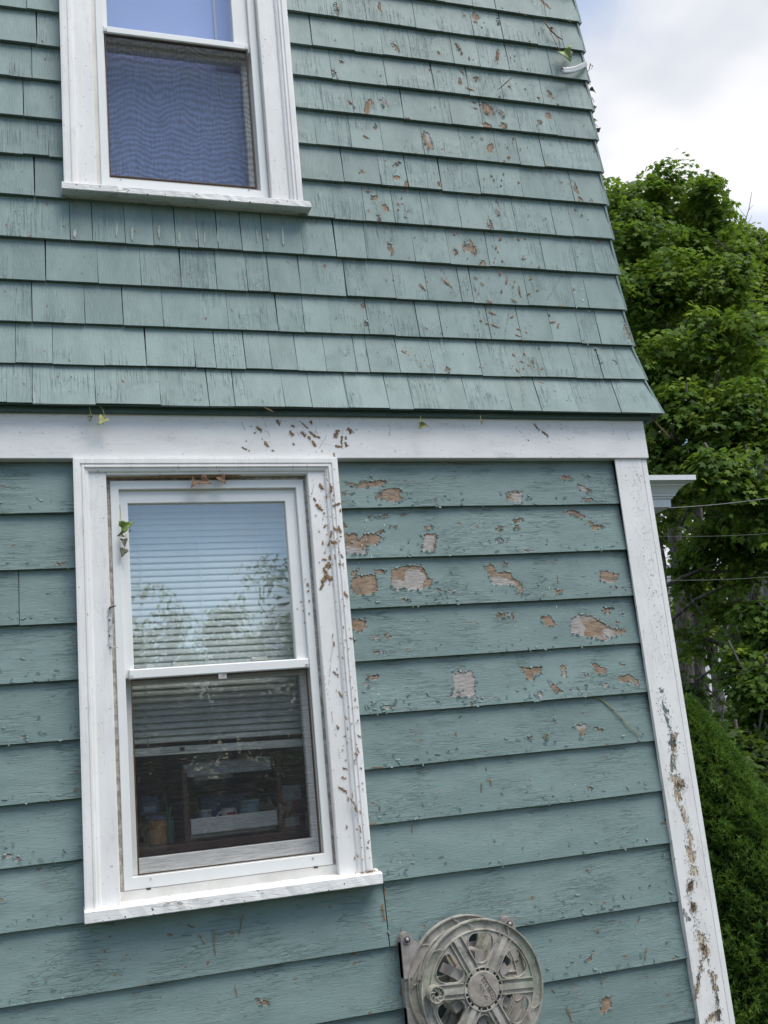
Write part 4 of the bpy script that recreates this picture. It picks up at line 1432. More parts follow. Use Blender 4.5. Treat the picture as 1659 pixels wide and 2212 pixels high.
mb.build('embossed_mark', M['reeldark'], cap)
# crank knob
kx, kz = W(942, 2148, -.165)[0], W(942, 2148, -.165)[2]
mb = MB()
mb.lathe(kx, kz, [(0.006, RYF - .002), (0.006, RYF - .030), (0.009, RYF - .031), (0.009, RYF - .027), (0.0185, RYF - .027), (0.0185, RYF - .033), (0.0215, RYF - .033), (0.0215, RYF - .002)], 40)
kn = mb.build('crank_knob', M['reel'], reel)
autosmooth(kn, 30)
mb = MB()
for k_ in range(8):
    a_ = k_ * PI / 4
    pts = [(kx + r_ * math.cos(a_ + .5 * q / 3), RYF - .030, kz + r_ * math.sin(a_ + .5 * q / 3)) for q, r_ in enumerate((.008, .012, .0155, .0192))]
    mb.tube(pts, .0016, 5)
mb.build('knob_vane', M['reel'], kn)
# wall bracket with four ears
mb = MB()
ex0, ex1 = -1.046, -0.692
for (xx, s_) in ((ex0, 1), (ex1, -1)):
    mb.hexa([(xx, -.030, -1.80), (xx + s_ * .022, -.034, -1.80), (xx + s_ * .022, -.006, -1.80), (xx, -.004, -1.80), (xx, -.030, -1.43), (xx + s_ * .022, -.034, -1.43), (xx + s_ * .022, -.006, -1.43), (xx, -.004, -1.43)]
            if s_ > 0 else [(xx - .022, -.034, -1.80), (xx, -.030, -1.80), (xx, -.004, -1.80), (xx - .022, -.006, -1.80), (xx - .022, -.034, -1.43), (xx, -.030, -1.43), (xx, -.004, -1.43), (xx - .022, -.006, -1.43)])
mb.box(-1.03, -.71, -.018, -.006, -1.76, -1.70)
mb.box(-1.0, -.74, -.018, -.006, -1.50, -1.46)
mb.build('wall_bracket', M['reelback'], reel)
for (cx_, s_) in ((-1.029, 1), (-0.714, -1)):
    for (cz_, up) in ((-1.424, 1), (-1.70, -1)):
        out = []
        for k_ in range(9):
            a_ = (PI * .0 + PI * k_ / 8) * up
            out.append((cx_ + .017 * math.cos(a_) * s_ * 1.0, cz_ + .02 * math.sin(a_)))
        if True:
            out = [(cx_ + .017 * math.cos(PI * k_ / 8), cz_ + up * .020 * math.sin(PI * k_ / 8)) for k_ in range(9)]
            if s_ > 0:
                out = [(cx_ + .060, cz_ - up * .030)] + out + [(cx_ - .017, cz_ - up * .10), (cx_ + .006, cz_ - up * .10)]
            else:
                out = [(cx_ + .017, cz_ - up * .10)] + out + [(cx_ - .060, cz_ - up * .030), (cx_ - .006, cz_ - up * .10)]
        n = len(out)
        v = [(x, -.037, z) for x, z in out] + [(x, -.006, z) for x, z in out]
        cc_ = np.mean(out, 0)
        v += [(cc_[0] + (x - cc_[0]) * 1.0, -.037, cc_[1] + (z - cc_[1]) * 1.0) for x, z in out]
        f = [tuple(range(n))] + [(q, (q + 1) % n, n + (q + 1) % n, n + q) for q in range(n)]
        ear = MB().add(v[:2 * n], f).build('mounting_ear', M['reelback'], reel)
        mb = MB()
        mb.lathe(cx_, cz_, [(0.0095, -.0375), (0.0095, -.0400), (0.0110, -.0400), (0.0110, -.0375)], 20)
        mb.build('hole_lip', M['reelback'], ear)
        mb = MB()
        mb.lathe(cx_, cz_ - .001, [(0.0002, -.0378), (0.0092, -.0378), (0.0092, -.036), (0.0002, -.036)], 16)
        mb.build('key_hole', M['reeldark'], ear)
        mb = MB()
        mb.lathe(cx_ + .001, cz_ + .002, [(0.0002, -.0440), (0.0030, -.0435), (0.0048, -.0415), (0.0048, -.0379), (0.0002, -.0379)], 14)
        mb.build('screw', M['metal'], ear)

# ------------------------------------------------------------------ dried ivy rootlets
class Roots:
    def __init__(s):
        s.m = MB()

    def blade(s, x, z, y, ang, L, w, lift=.0012):
        dx, dz = math.cos(ang), math.sin(ang)
        a = (x - dz * w, y, z + dx * w)
        b = (x + dz * w, y, z - dx * w)
        c = (x + dx * L, y - lift * .6, z + dz * L)
        top = (x + dx * L * .35, y - lift, z + dz * L * .35)
        s.m.add([a, b, c, top], [(0, 1, 3), (1, 2, 3), (2, 0, 3)])

    def star(s, x, z, y, r, n=8, ang=None, el=1.0):
        for i in range(n):
            a = (2 * PI * i / n + random.uniform(-.3, .3)) if ang is None else ang + random.choice((PI / 2, -PI / 2)) + random.uniform(-.7, .7)
            s.blade(x + random.uniform(-.2, .2) * r, z + random.uniform(-.2, .2) * r, y, a, r * random.uniform(.6, 1.15), r * .17)

    def tuft(s, x, z, y, L, w, ang, dens=1.0):
        n = max(4, int(L / .0017 * dens))
        for i in range(n):
            u = (i + random.random()) / n - .5
            px_, pz_ = x + math.cos(ang) * L * u, z + math.sin(ang) * L * u
            sgn = random.choice((-1, 1))
            s.blade(px_, pz_, y, ang + sgn * random.uniform(.5, 1.5), w * random.uniform(.5, 1.3), random.uniform(.0008, .0016))
        s.blade(x - math.cos(ang) * L * .5, z - math.sin(ang) * L * .5, y, ang, L, .0007)

    def pad(s, x, z, y, L, w, ang):
        c, n_ = math.cos(ang), math.sin(ang)
        v = []
        for r_, h in ((1.0, 0.0), (.6, .0011)):
            for i in range(9):
                th = 2 * PI * i / 9
                j = random.uniform(.75, 1.15)
                a_, b_ = L * .5 * math.cos(th) * r_ * j, w * math.sin(th) * r_ * j
                v.append((x + a_ * c - b_ * n_, y - h, z + a_ * n_ + b_ * c))
        f = [(i, (i + 1) % 9, 9 + (i + 1) % 9, 9 + i) for i in range(9)] + [tuple(range(9, 18))]
        s.m.add(v, f)

    def trail(s, pts, y, r=.0014, gap=.45):
        for (p_, q_) in zip(pts[:-1], pts[1:]):
            L = math.hypot(q_[0] - p_[0], q_[1] - p_[1])
            n = max(1, int(L / .007))
            for i in range(n):
                if random.random() < gap:
                    continue
                u = i / n
                an = math.atan2(q_[1] - p_[1], q_[0] - p_[0])
                s.blade(p_[0] + (q_[0] - p_[0]) * u + random.uniform(-.001, .001), p_[1] + (q_[1] - p_[1]) * u, y, an + random.uniform(-.5, .5), .006, r * .6)


CS = lambda x, y: ((600 + x * .2411) / 1.1573, (1030 + y * .2411) / 1.1573)      # belt close-up
CW = lambda x, y: ((700 + x * .18081) / 1.1573, (1100 + y * .18081) / 1.1573)     # casing close-up
def pw(conv, x, y, Y):
    w = W(*conv(x, y), Y=Y)
    return w[0], w[2]


YB = -0.0206
rb = Roots()
for (x, y, L, w, an) in [(195, 175, 70, 30, 40), (270, 330, 70, 30, 55), (655, 225, 70, 32, 40), (745, 225, 80, 26, 48), (765, 325, 75, 30, 62), (715, 265, 40, 30, 50), (1005, 220, 100, 36, 120), (1135, 190, 70, 40, 60), (1055, 290, 100, 20, 100), (1020, 358, 80, 30, 10),
                         (1100, 265, 40, 26, 90), (1100, 330, 50, 30, 70), (530, 220, 60, 36, 60), (545, 145, 40, 20, 20), (670, 140, 90, 14, 45), (740, 105, 40, 30, 110), (45, 375, 60, 16, 30), (790, 255, 70, 22, 15), (395, 105, 60, 30, 50), (975, 440, 40, 16, 80)]:
    p_ = pw(CS, x, y, YB)
    rb.pad(p_[0], p_[1], YB, L * 2.0e-4, w * 1.0e-4, -math.radians(an))
    rb.tuft(p_[0], p_[1], YB, L * 1.92e-4 * 1.5, w * 1.92e-4 * 1.35, -math.radians(an), 2.4)
for (x, y, r) in [(340, 400, 24), (558, 332, 24), (155, 215, 18), (65, 300, 14), (95, 400, 14), (115, 150, 14), (230, 280, 12), (50, 180, 10), (1205, 182, 12), (850, 405, 16), (620, 98, 12), (475, 100, 8), (1175, 210, 14), (820, 265, 14)]:
    p_ = pw(CS, x, y, YB)
    rb.star(p_[0], p_[1], YB, r * 2.6e-4, 8)
for L in [[(258, 95), (285, 190), (308, 262)], [(810, 110), (795, 160), (800, 240)], [(895, 245), (840, 340), (780, 430)], [(1570, 115), (1545, 250)], [(570, 185), (625, 245)], [(340, 60), (440, 105)], [(20, 105), (50, 180)], [(1160, 90), (1110, 130)], [(1065, 160), (1062, 240)], [(620, 90), (700, 170), (760, 230)]]:
    rb.trail([pw(CS, x, y, YB) for x, y in L], YB, .0016, .25)
CE = lambda x, y: ((1020 + x * .26522) / 1.1573, (1030 + y * .26522) / 1.1573)
for (x, y, L, w, an) in [(1210, 140, 110, 30, 50), (1290, 205, 110, 34, 42)]:
    p_ = pw(CE, x, y, YB)
    rb.tuft(p_[0], p_[1], YB, L * 2.7e-4, w * 2.4e-4, -math.radians(an), 1.4)
for (x, y, r) in [(1325, 125, 14), (1445, 158, 14), (1440, 115, 12), (1470, 142, 8), (1135, 265, 16), (360, 113, 8), (545, 238, 5), (1395, 213, 5), (1565, 298, 5)]:
    p_ = pw(CE, x, y, YB)
    rb.star(p_[0], p_[1], YB, r * 2.6e-4, 7)
for L in [[(508, 98), (540, 180)], [(1000, 115), (1100, 240)], [(1497, 242), (1548, 280)], [(1420, 105), (1405, 170)]]:
    rb.trail([pw(CE, x, y, YB) for x, y in L], YB, .0014, .3)
for L in [[(1255, 920), (1262, 945), (1253, 985)], [(1305, 918), (1335, 1000)], [(235, 915), (225, 980)]]:
    rb.trail([pw(C4, x, y, YB) for x, y in L], YB, .0013, .35)
o = rb.m.build('ivy_rootlets', M['root'])
tag(o, 'brown dried ivy rootlets clinging to the white belt board', 'ivy rootlets', kind='stuff')

# window casing rootlets (flat casing at yo-.02, band at -.035)
rc_ = Roots()
YC = -0.0212
for (x, y, L, w, an, Yy) in [(568, 640, 100, 42, 60, YC), (705, 680, 110, 40, 105, -.0355), (535, 925, 130, 50, 55, YC), (478, 818, 60, 30, 60, YC), (775, 895, 120, 36, -20, -.0355), (620, 1190, 60, 30, -50, YC), (815, 1245, 70, 46, 45, -.0355), (760, 1230, 60, 36, 20, -.0355),
                              (705, 1310, 100, 36, -70, -.0355), (740, 1420, 90, 50, -15, -.0355), (690, 1620, 70, 36, 85, YC), (655, 1725, 90, 50, -40, YC), (630, 1815, 130, 50, 65, YC), (690, 1910, 80, 60, 40, YC), (605, 1935, 120, 60, -50, YC), (575, 2030, 100, 40, -60, YC), (905, 2130, 80, 40, 60, -.0355),
                              (675, 1440, 70, 26, -60, YC), (835, 970, 40, 30, 80, -.0355), (610, 1650, 70, 30, 0, YC)]:
    p_ = pw(CW, x, y, Yy)
    rc_.pad(p_[0], p_[1], Yy, L * 1.5e-4, w * .8e-4, -math.radians(an))
    rc_.tuft(p_[0], p_[1], Yy, L * 1.5e-4 * 1.4, w * 1.5e-4 * 1.2, -math.radians(an), 2.4)
for (x, y, r, Yy) in [(495, 1045, 20, YC), (440, 735, 14, YC), (545, 1265, 22, YC), (615, 1010, 24, YC), (840, 1330, 24, -.0355), (790, 1375, 14, -.0355), (545, 1690, 16, YC), (740, 760, 26, -.0355), (850, 1615, 12, -.0355), (850, 1720, 12, -.0355), (885, 1770, 10, -.0355), (390, 2090, 34, .002), (380, 1990, 34, .002), (350, 1925, 20, .002), (620, 1555, 20, YC)]:
    p_ = pw(CW, x, y, Yy)
    rc_.star(p_[0], p_[1], Yy, r * 2.1e-4, 8)
for L in [[(460, 545), (462, 640), (440, 735)], [(605, 745), (640, 850), (640, 950)], [(640, 1010), (645, 1090), (665, 1235)], [(670, 870), (680, 950)], [(700, 1500), (640, 1490), (615, 1560)], [(390, 780), (460, 780)], [(770, 560), (725, 610)]]:
    rc_.trail([pw(CW, x, y, YC) for x, y in L], YC - .0005, .0016, .2)
# lower stretch of the right casing and frame
for (px, py, L, w, an) in [(727, 1160, .02, .006, 80), (725, 1455, .022, .007, 45), (735, 1500, .02, .006, 60), (740, 1705, .03, .009, 40), (742, 1680, .014, .007, 30), (765, 1745, .03, .006, 75), (757, 1730, .02, .007, 60), (770, 1620, .014, .006, 80), (773, 1590, .012, .006, 30), (775, 1790, .02, .004, 85),
                            (700, 1250, .02, .007, 100), (712, 1225, .016, .006, 120), (745, 1660, .014, .006, 20), (745, 1590, .008, .005, 0), (722, 1390, .014, .005, 100), (735, 1330, .012, .004, 100), (756, 1380, .012, .006, 0)]:
    p_ = W(px, py, YC)
    rc_.tuft(p_[0], p_[2], YC if px < 752 else -.0357, L, w * .8, -math.radians(an), 1.4)
for (px, py, r) in [(655, 1320, .006), (650, 1300, .006), (668, 1298, .006), (668, 1325, .005), (658, 1345, .005), (666, 1265, .004), (642, 1315, .005)]:
    p_ = W(px, py, .003)
    rc_.star(p_[0], p_[2], .0025, r, 8)
for L in [[(700, 1460), (712, 1520), (735, 1640)], [(720, 1370), (710, 1480)], [(757, 1600), (768, 1760), (775, 1830)], [(748, 1060), (722, 1130)], [(690, 1080), (712, 1160), (720, 1270)]]:
    rc_.trail([(W(x, y, YC)[0], W(x, y, YC)[2]) for x, y in L], YC - .0006, .0014, .55)
p_ = W(800, 1884, -.03)
for i in range(60):
    rc_.blade(p_[0] + random.gauss(-.006, .018), -1.2325 + random.uniform(0, .002), -.03 + random.uniform(-.018, .0), random.uniform(0, PI), random.uniform(.004, .010), .0008, .003)
for i in range(150):
    py = random.uniform(1010, 1880)
    px = 690 + (py - 1000) * .088 + random.gauss(22, 16)
    p_ = W(px, py, YC)
    if not (-1.2 < p_[0] < -1.112):
        continue
    yy = YC if p_[0] < -1.153 else -.0357
    if random.random() < .35:
        rc_.tuft(p_[0], p_[2], yy, random.uniform(.006, .014), random.uniform(.003, .005), random.uniform(1.0, 2.4), 1.6)
    else:
        rc_.star(p_[0], p_[2], yy, random.uniform(.0018, .0045), 6)
o = rc_.m.build('ivy_rootlets', M['root'])
tag(o, 'brown dried ivy rootlets down the right casing of the lower window', 'ivy rootlets', kind='stuff')

rd = Roots()          # corner board trail
YK = -0.0127
cl = [(385, 60), (400, 150), (440, 290), (470, 380), (480, 460), (470, 580), (480, 640), (530, 690), (500, 780), (530, 850), (560, 950), (575, 1080), (590, 1200), (615, 1280), (575, 1330), (570, 1420), (600, 1480), (630, 1560), (620, 1640), (660, 1700), (690, 1770)]
for (x, y), (x2_, y2_) in zip(cl[:-1], cl[1:]):
    nn = int(math.hypot(x2_ - x, y2_ - y) / 3.0)
    for i in range(nn):
        if random.random() < .25:
            continue
        u = i / max(1, nn)
        wd_ = 15 + 8 * math.sin(y * .013)
        a_ = pw(CB, x + (x2_ - x) * u + random.gauss(0, wd_), y + (y2_ - y) * u, YK)
        rd.blade(a_[0], a_[1], YK, random.uniform(0, 2 * PI), random.uniform(.003, .008), .0008)
for L in [[(700, 1860), (735, 1960), (755, 2080), (770, 2190)], [(655, 1830), (625, 1980), (608, 2060)], [(690, 1770), (640, 1810)], [(770, 2120), (700, 2170), (680, 2210)], [(560, 1320), (600, 1290)], [(535, 1470), (565, 1550)]]:
    for (x, y), (x2_, y2_) in zip(L[:-1], L[1:]):
        nn = int(math.hypot(x2_ - x, y2_ - y) / 2.2)
        for i in range(nn):
            u = i / max(1, nn)
            a_ = pw(CB, x + (x2_ - x) * u + random.gauss(0, 7), y + (y2_ - y) * u, YK)
            rd.blade(a_[0], a_[1], YK, random.uniform(0, 2 * PI), random.uniform(.003, .009), .0008)
for c_ in [(470, 400, 26, 46), (580, 1325, 16, 30), (665, 1720, 22, 34), (600, 1460, 14, 26), (510, 670, 30, 26)]:
    for i in range(70):
        a_ = pw(CB, random.gauss(c_[0], c_[2] * .6), random.gauss(c_[1], c_[3] * .7), YK)
        rd.blade(a_[0], a_[1], YK, random.uniform(0, 2 * PI), random.uniform(.004, .010), .0009)
CK = lambda x, y: ((1500 + x * .3165) / 1.1573, (1100 + y * .3165) / 1.1573)
for i in range(240):
    yy = random.uniform(180, 1900)
    xc = 190 + (yy - 150) * .17 + random.gauss(60, 35)
    a_ = pw(CK, xc, yy, YK)
    rd.blade(a_[0], a_[1], YK, random.uniform(0, 2 * PI), random.uniform(.002, .005), .0006)
o = rd.m.build('ivy_rootlets', M['rootdark'])
tag(o, 'dark dried ivy rootlets in a long trail down the white corner board', 'ivy rootlets', kind='stuff')

PADS = Roots()
re_ = Roots()         # shingle wall marks: fans of small pads
for (x, y, L, an) in [(740, 68, 24, 110), (720, 108, 26, 100), (822, 72, 16, 60), (748, 170, 16, 60), (843, 160, 18, 70), (918, 198, 26, 115), (770, 205, 22, 20), (738, 228, 30, 100), (625, 247, 28, 35), (655, 275, 30, 40), (768, 262, 50, 110), (798, 288, 16, 60), (880, 250, 28, 130), (745, 308, 24, 95),
                      (870, 322, 34, 150), (910, 305, 20, 150), (638, 320, 10, 60), (800, 352, 44, 30), (688, 356, 36, 25), (490, 270, 90, 45), (380, 290, 60, 55), (828, 310, 80, 88), (700, 410, 50, 25), (792, 428, 30, 150), (676, 458, 20, 20), (715, 470, 54, 25), (822, 485, 24, 30), (820, 515, 34, 20), (840, 535, 22, 15),
                      (858, 500, 16, 40), (965, 418, 18, 80), (980, 452, 44, 170), (1005, 470, 40, 110), (1020, 378, 18, 120), (1078, 300, 14, 0), (848, 598, 20, 60), (838, 635, 26, 40), (892, 640, 80, 88), (845, 668, 22, 110), (868, 652, 14, 30), (930, 668, 26, 150), (918, 573, 18, 100), (820, 680, 40, 60), (300, 595, 50, 40),
                      (350, 632, 22, 20), (390, 632, 18, 60), (410, 665, 40, 55), (935, 735, 50, 20), (985, 748, 26, 10), (968, 815, 34, 130), (1060, 830, 60, 45), (840, 748, 20, 20), (852, 775, 30, 70), (830, 838, 28, 85), (895, 842, 30, 60), (1155, 792, 22, 5), (1000, 780, 50, 40), (800, 605, 30, 70), (650, 445, 20, 60), (445, 800, 10, 60)]:
    p_ = pw(C4, x, y, 0)
    z_ = p_[1]
    kx_ = np.interp(z_, SZ, range(len(SZ)))
    i_ = int(kx_)
    fr = (z_ - SZ[i_]) / (SZ[i_ + 1] + .018 - SZ[i_])
    yy = (-SF[i_] - .003) * (1 - fr) + (-SF[i_ + 1] + .0135) * fr - .0022
    p_ = pw(C4, x, y, yy)
    PADS.pad(p_[0], p_[1], yy - .0008, min(L, 42) * 5.6e-4, random.uniform(.0022, .0036), -math.radians(an))
    re_.tuft(p_[0], p_[1], yy - .0004, L * 6.0e-4, .0042, -math.radians(an), 1.0)
for (x, y, L, an) in [(820, 215, 50, 65), (872, 268, 30, 85), (1003, 260, 60, 105), (850, 70, 20, 30), (900, 100, 24, 20), (930, 125, 16, 40), (910, 355, 30, 30), (895, 470, 26, 20), (900, 498, 30, 10), (950, 520, 50, 40), (850, 450, 24, 10), (840, 330, 50, 60), (875, 410, 60, 20), (1055, 722, 24, 130), (1035, 742, 18, 160), (1048, 678, 16, 60), (975, 810, 16, 40),
                      (985, 828, 14, 20), (1030, 800, 16, 110), (1022, 830, 18, 110), (1018, 855, 16, 100), (560, 912, 14, 110), (545, 938, 14, 60), (590, 972, 12, 120), (577, 1000, 16, 60), (545, 965, 12, 60), (1100, 840, 20, 60), (1360, 965, 22, 50), (1390, 990, 14, 60), (1015, 1100, 22, 110), (995, 1140, 22, 110), (1098, 1100, 16, 60), (930, 638, 22, 40), (1075, 635, 12, 60),
                      (405, 880, 26, 20), (835, 750, 10, 20), (395, 630, 40, 30), (690, 320, 12, 90), (1150, 190, 14, 20), (1190, 450, 20, 40), (1280, 480, 18, 60), (1130, 410, 14, 60)]:
    p_ = pw(C2, x, y, 0)
    z_ = min(p_[1], SZ[-1] - .01)
    i_ = int(np.interp(z_, SZ, range(len(SZ))))
    fr = (z_ - SZ[i_]) / (SZ[i_ + 1] + .018 - SZ[i_])
    yy = (-SF[i_] - .003) * (1 - fr) + (-SF[i_ + 1] + .0135) * fr - .0022
    p_ = pw(C2, x, y, yy)
    PADS.pad(p_[0], p_[1], yy - .0008, min(L, 42) * 5.6e-4, random.uniform(.0022, .0036), -math.radians(an))
    re_.tuft(p_[0], p_[1], yy - .0004, L * 6.0e-4, .0042, -math.radians(an), 1.0)
M['rootorange'] = simple('tan_ivy_pad', (0.36, 0.20, 0.10), 0.9, 0.3, 150, col2=(0.22, 0.12, 0.06))
def on_shingle(px, py):
    p_ = W(px, py, 0)
    z_ = min(max(p_[2], SZ[0] + .002), SZ[-1] - .01)
    i_ = int(np.interp(z_, SZ, range(len(SZ))))
    fr = (z_ - SZ[i_]) / (SZ[i_ + 1] + .018 - SZ[i_])
    yy = (-SF[i_] - .003) * (1 - fr) + (-SF[i_ + 1] + .0135) * fr - .0022
    p_ = W(px, py, yy)
    return p_[0], p_[2], yy


for i in range(420):
    py = random.uniform(5, 880)
    cx_ = 1010 + 110 * math.sin(py * .006) + (60 if py > 450 else 0)
    px = random.gauss(cx_, 95)
    if not 680 < px < 1230 + py * .12:
        continue
    x_, z_, yy = on_shingle(px, py)
    if random.random() < .3:
        PADS.pad(x_, z_, yy - .0004, random.uniform(.004, .011), random.uniform(.0012, .0026), random.uniform(.6, 2.6))
    else:
        re_.blade(x_, z_, yy, random.uniform(0, PI), random.uniform(.003, .009), .0007)
for L in [[(1010, 590), (985, 640), (950, 560)], [(1100, 860), (1080, 760), (1110, 640), (1085, 560)], [(1130, 880), (1120, 780)], [(1060, 300), (1040, 200), (1075, 110)], [(1180, 650), (1210, 600)], [(880, 300), (850, 380)], [(1180, 870), (1160, 800), (1130, 760)]]:
    pts = [on_shingle(*q) for q in L]
    for (p_, q_) in zip(pts[:-1], pts[1:]):
        nn = max(2, int(math.hypot(q_[0] - p_[0], q_[1] - p_[1]) / .006))
        for i in range(nn):
            if random.random() < .3:
                continue
            u = i / nn
            sx_ = p_[0] + (q_[0] - p_[0]) * u + random.uniform(-.002, .002)
            sz_ = p_[1] + (q_[1] - p_[1]) * u
            i_ = int(np.interp(min(max(sz_, SZ[0] + .002), SZ[-1] - .01), SZ, range(len(SZ))))
            fr = (sz_ - SZ[i_]) / (SZ[i_ + 1] + .018 - SZ[i_])
            yy = (-SF[i_] - .003) * (1 - fr) + (-SF[i_ + 1] + .0135) * fr - .0022
            re_.blade(sx_, sz_, yy, math.atan2(q_[1] - p_[1], q_[0] - p_[0]) + random.uniform(-.5, .5), .007, .0007)
o = PADS.m.build('ivy_pads', M['rootorange'])
tag(o, 'tan dried ivy pads fanned over the green shingles', 'ivy pads', kind='stuff')
o = re_.m.build('ivy_rootlets', M['root'])
tag(o, 'fine brown rootlets fringing the tan pads on the shingles', 'ivy rootlets', kind='stuff')

rf = Roots()          # lower clapboards
def ycl(z):
    i_ = max(1, min(len(ZR) - 1, int(np.searchsorted(-np.array(ZR), -z))))
    fr = (z - ZR[i_]) / (ZR[i_ - 1] + .022 - ZR[i_])
    return 0.0165 * fr - .0022
for (px, py, L, w, an) in [(412, 2000, .03, .006, 30), (432, 2022, .02, .006, 50), (440, 2035, .02, .005, 60), (462, 2025, .05, .005, 92), (464, 2052, .03, .006, 85), (520, 2000, .08, .004, 105), (828, 1970, .06, .010, 88), (830, 1925, .03, .005, 88), (510, 2140, .04, .004, 80), (1040, 1700, .04, .006, 100), (1060, 1690, .03, .005, 95),
                            (1050, 1660, .02, .004, 90), (890, 1790, .03, .004, 95), (820, 1745, .02, .008, 80), (815, 1658, .05, .006, 5), (800, 1780, .05, .007, 0), (1020, 1520, .03, .006, 70), (1085, 1410, .02, .006, 85), (1205, 1250, .04, .004, 95), (1250, 1490, .03, .004, 60), (1270, 1880, .02, .006, 60), (1290, 2010, .02, .007, 20),
                            (1380, 1985, .03, .006, 115), (1395, 2060, .05, .006, 110), (1300, 2120, .03, .005, 100), (1190, 2030, .012, .006, 30), (955, 2095, .03, .006, 60), (890, 2110, .03, .008, 70), (865, 2140, .03, .006, 100), (930, 2150, .03, .006, 105), (1230, 2190, .06, .008, 80), (1195, 2140, .02, .006, 60), (985, 1585, .02, .005, 90)]:
    p_ = W(px, py, 0)
    yy = ycl(p_[2])
    p_ = W(px, py, yy)
    rf.tuft(p_[0], p_[2], yy, L * .75, w * .7, -math.radians(an), 1.1)
for i in range(620):
    px, py = random.uniform(800, 1480), random.uniform(1560, 2212) if random.random() < .75 else random.uniform(1010, 1560)
    if random.random() < .4:
        px, py = random.gauss(830, 25), random.uniform(2040, 2212)
    p_ = W(px, py, 0)
    if p_[0] > -0.135 or p_[0] < -1.09:
        continue
    yy = ycl(p_[2])
    p_ = W(px, py, yy)
    rf.blade(p_[0], p_[2], yy, random.uniform(0, PI), random.uniform(.002, .006), .0007)
o = rf.m.build('ivy_rootlets', M['root'])
tag(o, 'scattered dark ivy rootlets on the lower green clapboards', 'ivy rootlets', kind='stuff')

# curled flakes of green paint lifting along the peeled edges and the board bottoms
fl = MB()


def flake(x, z, yy, ang, L, w, lift):
    c, n_ = math.cos(ang), math.sin(ang)
    v = []
    for k_ in range(4):
        u = k_ / 3
        a_, h = L * u * (1 - .12 * u), lift * u ** 1.7
        ww = w * (1 - .35 * u) * random.uniform(.8, 1.1)
        for b_ in (-ww, ww):
            v.append((x + a_ * c - b_ * n_, yy - .0003 - h, z + a_ * n_ + b_ * c))
    f = [(2 * k_, 2 * k_ + 1, 2 * k_ + 3, 2 * k_ + 2) for k_ in range(3)]
    n0 = len(v)
    v += [(p[0], p[1] + .0005, p[2]) for p in v]
    f += [tuple(n0 + i for i in q[::-1]) for q in f] + [(6, 7, n0 + 7, n0 + 6)]
    fl.add(v, f)


for P in polys:
    cz_ = P[:, 1].mean()
    cx_ = P[:, 0].mean()
    up_ = cz_ > .14
    if up_ and random.random() < .3:
        continue
    n = len(P)
    for i in range(n):
        a_, b_ = P[i], P[(i + 1) % n]
        L = math.hypot(*(b_ - a_))
        for q in range(int(L / .011 + random.random())):
            if random.random() < .35:
                continue
            u = random.random()
            x_, z_ = a_ + (b_ - a_) * u
            if up_:
                i_ = int(np.interp(min(max(z_, SZ[0] + .002), SZ[-1] - .01), SZ, range(len(SZ))))
                fr = (z_ - SZ[i_]) / (SZ[i_ + 1] + .018 - SZ[i_])
                yy = (-SF[i_] - .003) * (1 - fr) + (-SF[i_ + 1] + .0135) * fr - .0015
            else:
                yy = ycl(z_) + .0006
            an = math.atan2(cz_ - z_, cx_ - x_) + random.uniform(-.7, .7)
            flake(x_ - math.cos(an) * .003, z_ - math.sin(an) * .003, yy, an, random.uniform(.004, .009), random.uniform(.002, .006), random.uniform(.0008, .0032))
for i in range(520):
    row = random.choice((1, 2, 3, 4, 5, 5, 6, 7, 8, 9, 10))
    x_ = random.uniform(-1.08, -.14) if random.random() < .78 else random.uniform(-2.3, -1.9)
    z_ = ZR[row] + abs(random.gauss(.012, .03)) % .14
    if -1.9 < x_ < -1.09 and z_ > -1.27:
        continue
    flake(x_, z_, ycl(z_) + .0006, random.choice((PI / 2, -PI / 2, 0, PI)) + random.uniform(-.5, .5), random.uniform(.003, .007), random.uniform(.003, .010), random.uniform(.0006, .0022))
o = sound(fl.build('paint_flakes', M['clap'], house))
lb_ = o.data.attributes.new('pale', 'FLOAT', 'POINT')
lb_.data.foreach_set('value', np.full(len(o.data.vertices), -1.0, np.float32))
o['kind'] = 'stuff'

# pale scars round nail heads below the upper window sill
M['scar'] = simple('pale_bare_scar', (0.42, 0.44, 0.385), 0.9, 0.2, 120, col2=(0.25, 0.30, 0.265))
ms = MB()
for (x, y, a, b) in [(538, 170, 48, 8), (610, 190, 48, 7), (733, 180, 40, 8), (826, 205, 32, 9), (905, 200, 32, 7), (943, 210, 40, 5), (1003, 200, 46, 4), (1185, 205, 40, 5), (345, 190, 26, 10), (295, 145, 14, 5), (1303, 200, 56, 9), (1235, 205, 20, 6)]:
    cz_ = pw(C3, x, y, -.01)[1]
    fr = (cz_ - SZ[4]) / (SZ[5] + .018 - SZ[4])
    yy = (-SF[4] - .003) * (1 - fr) + (-SF[5] + .0135) * fr - .0030
    p_ = pw(C3, x, y, yy)
    n = 14
    v = []
    for q in range(n):
        ph = 2 * PI * q / n
        j = random.uniform(.75, 1.1)
        v.append((p_[0] + b * 5.0e-4 * math.cos(ph) * j + .06 * a * 5.5e-4 * math.sin(ph), yy + .0004 - .001 * math.sin(ph) * 0, p_[1] + a * 6.4e-4 * math.sin(ph) * j))
    v2 = [(x_, y_ + .002, z_) for x_, y_, z_ in v]
    # tilt with the shingle face
    sl_ = (yy + .0030 - (-SF[4] - .003)) / max(1e-6, (p_[1] - SZ[4]))
    v = [(x_, y_ + sl_ * (z_ - p_[1]), z_) for x_, y_, z_ in v]
    v2 = [(x_, y_ + .002, z_) for x_, y_, z_ in v]
    ms.add(v + v2, [tuple(range(n))] + [(q, (q + 1) % n, n + (q + 1) % n, n + q) for q in range(n)])
o = ms.build('paint_scar', M['scar'], house)
o['kind'] = 'stuff'
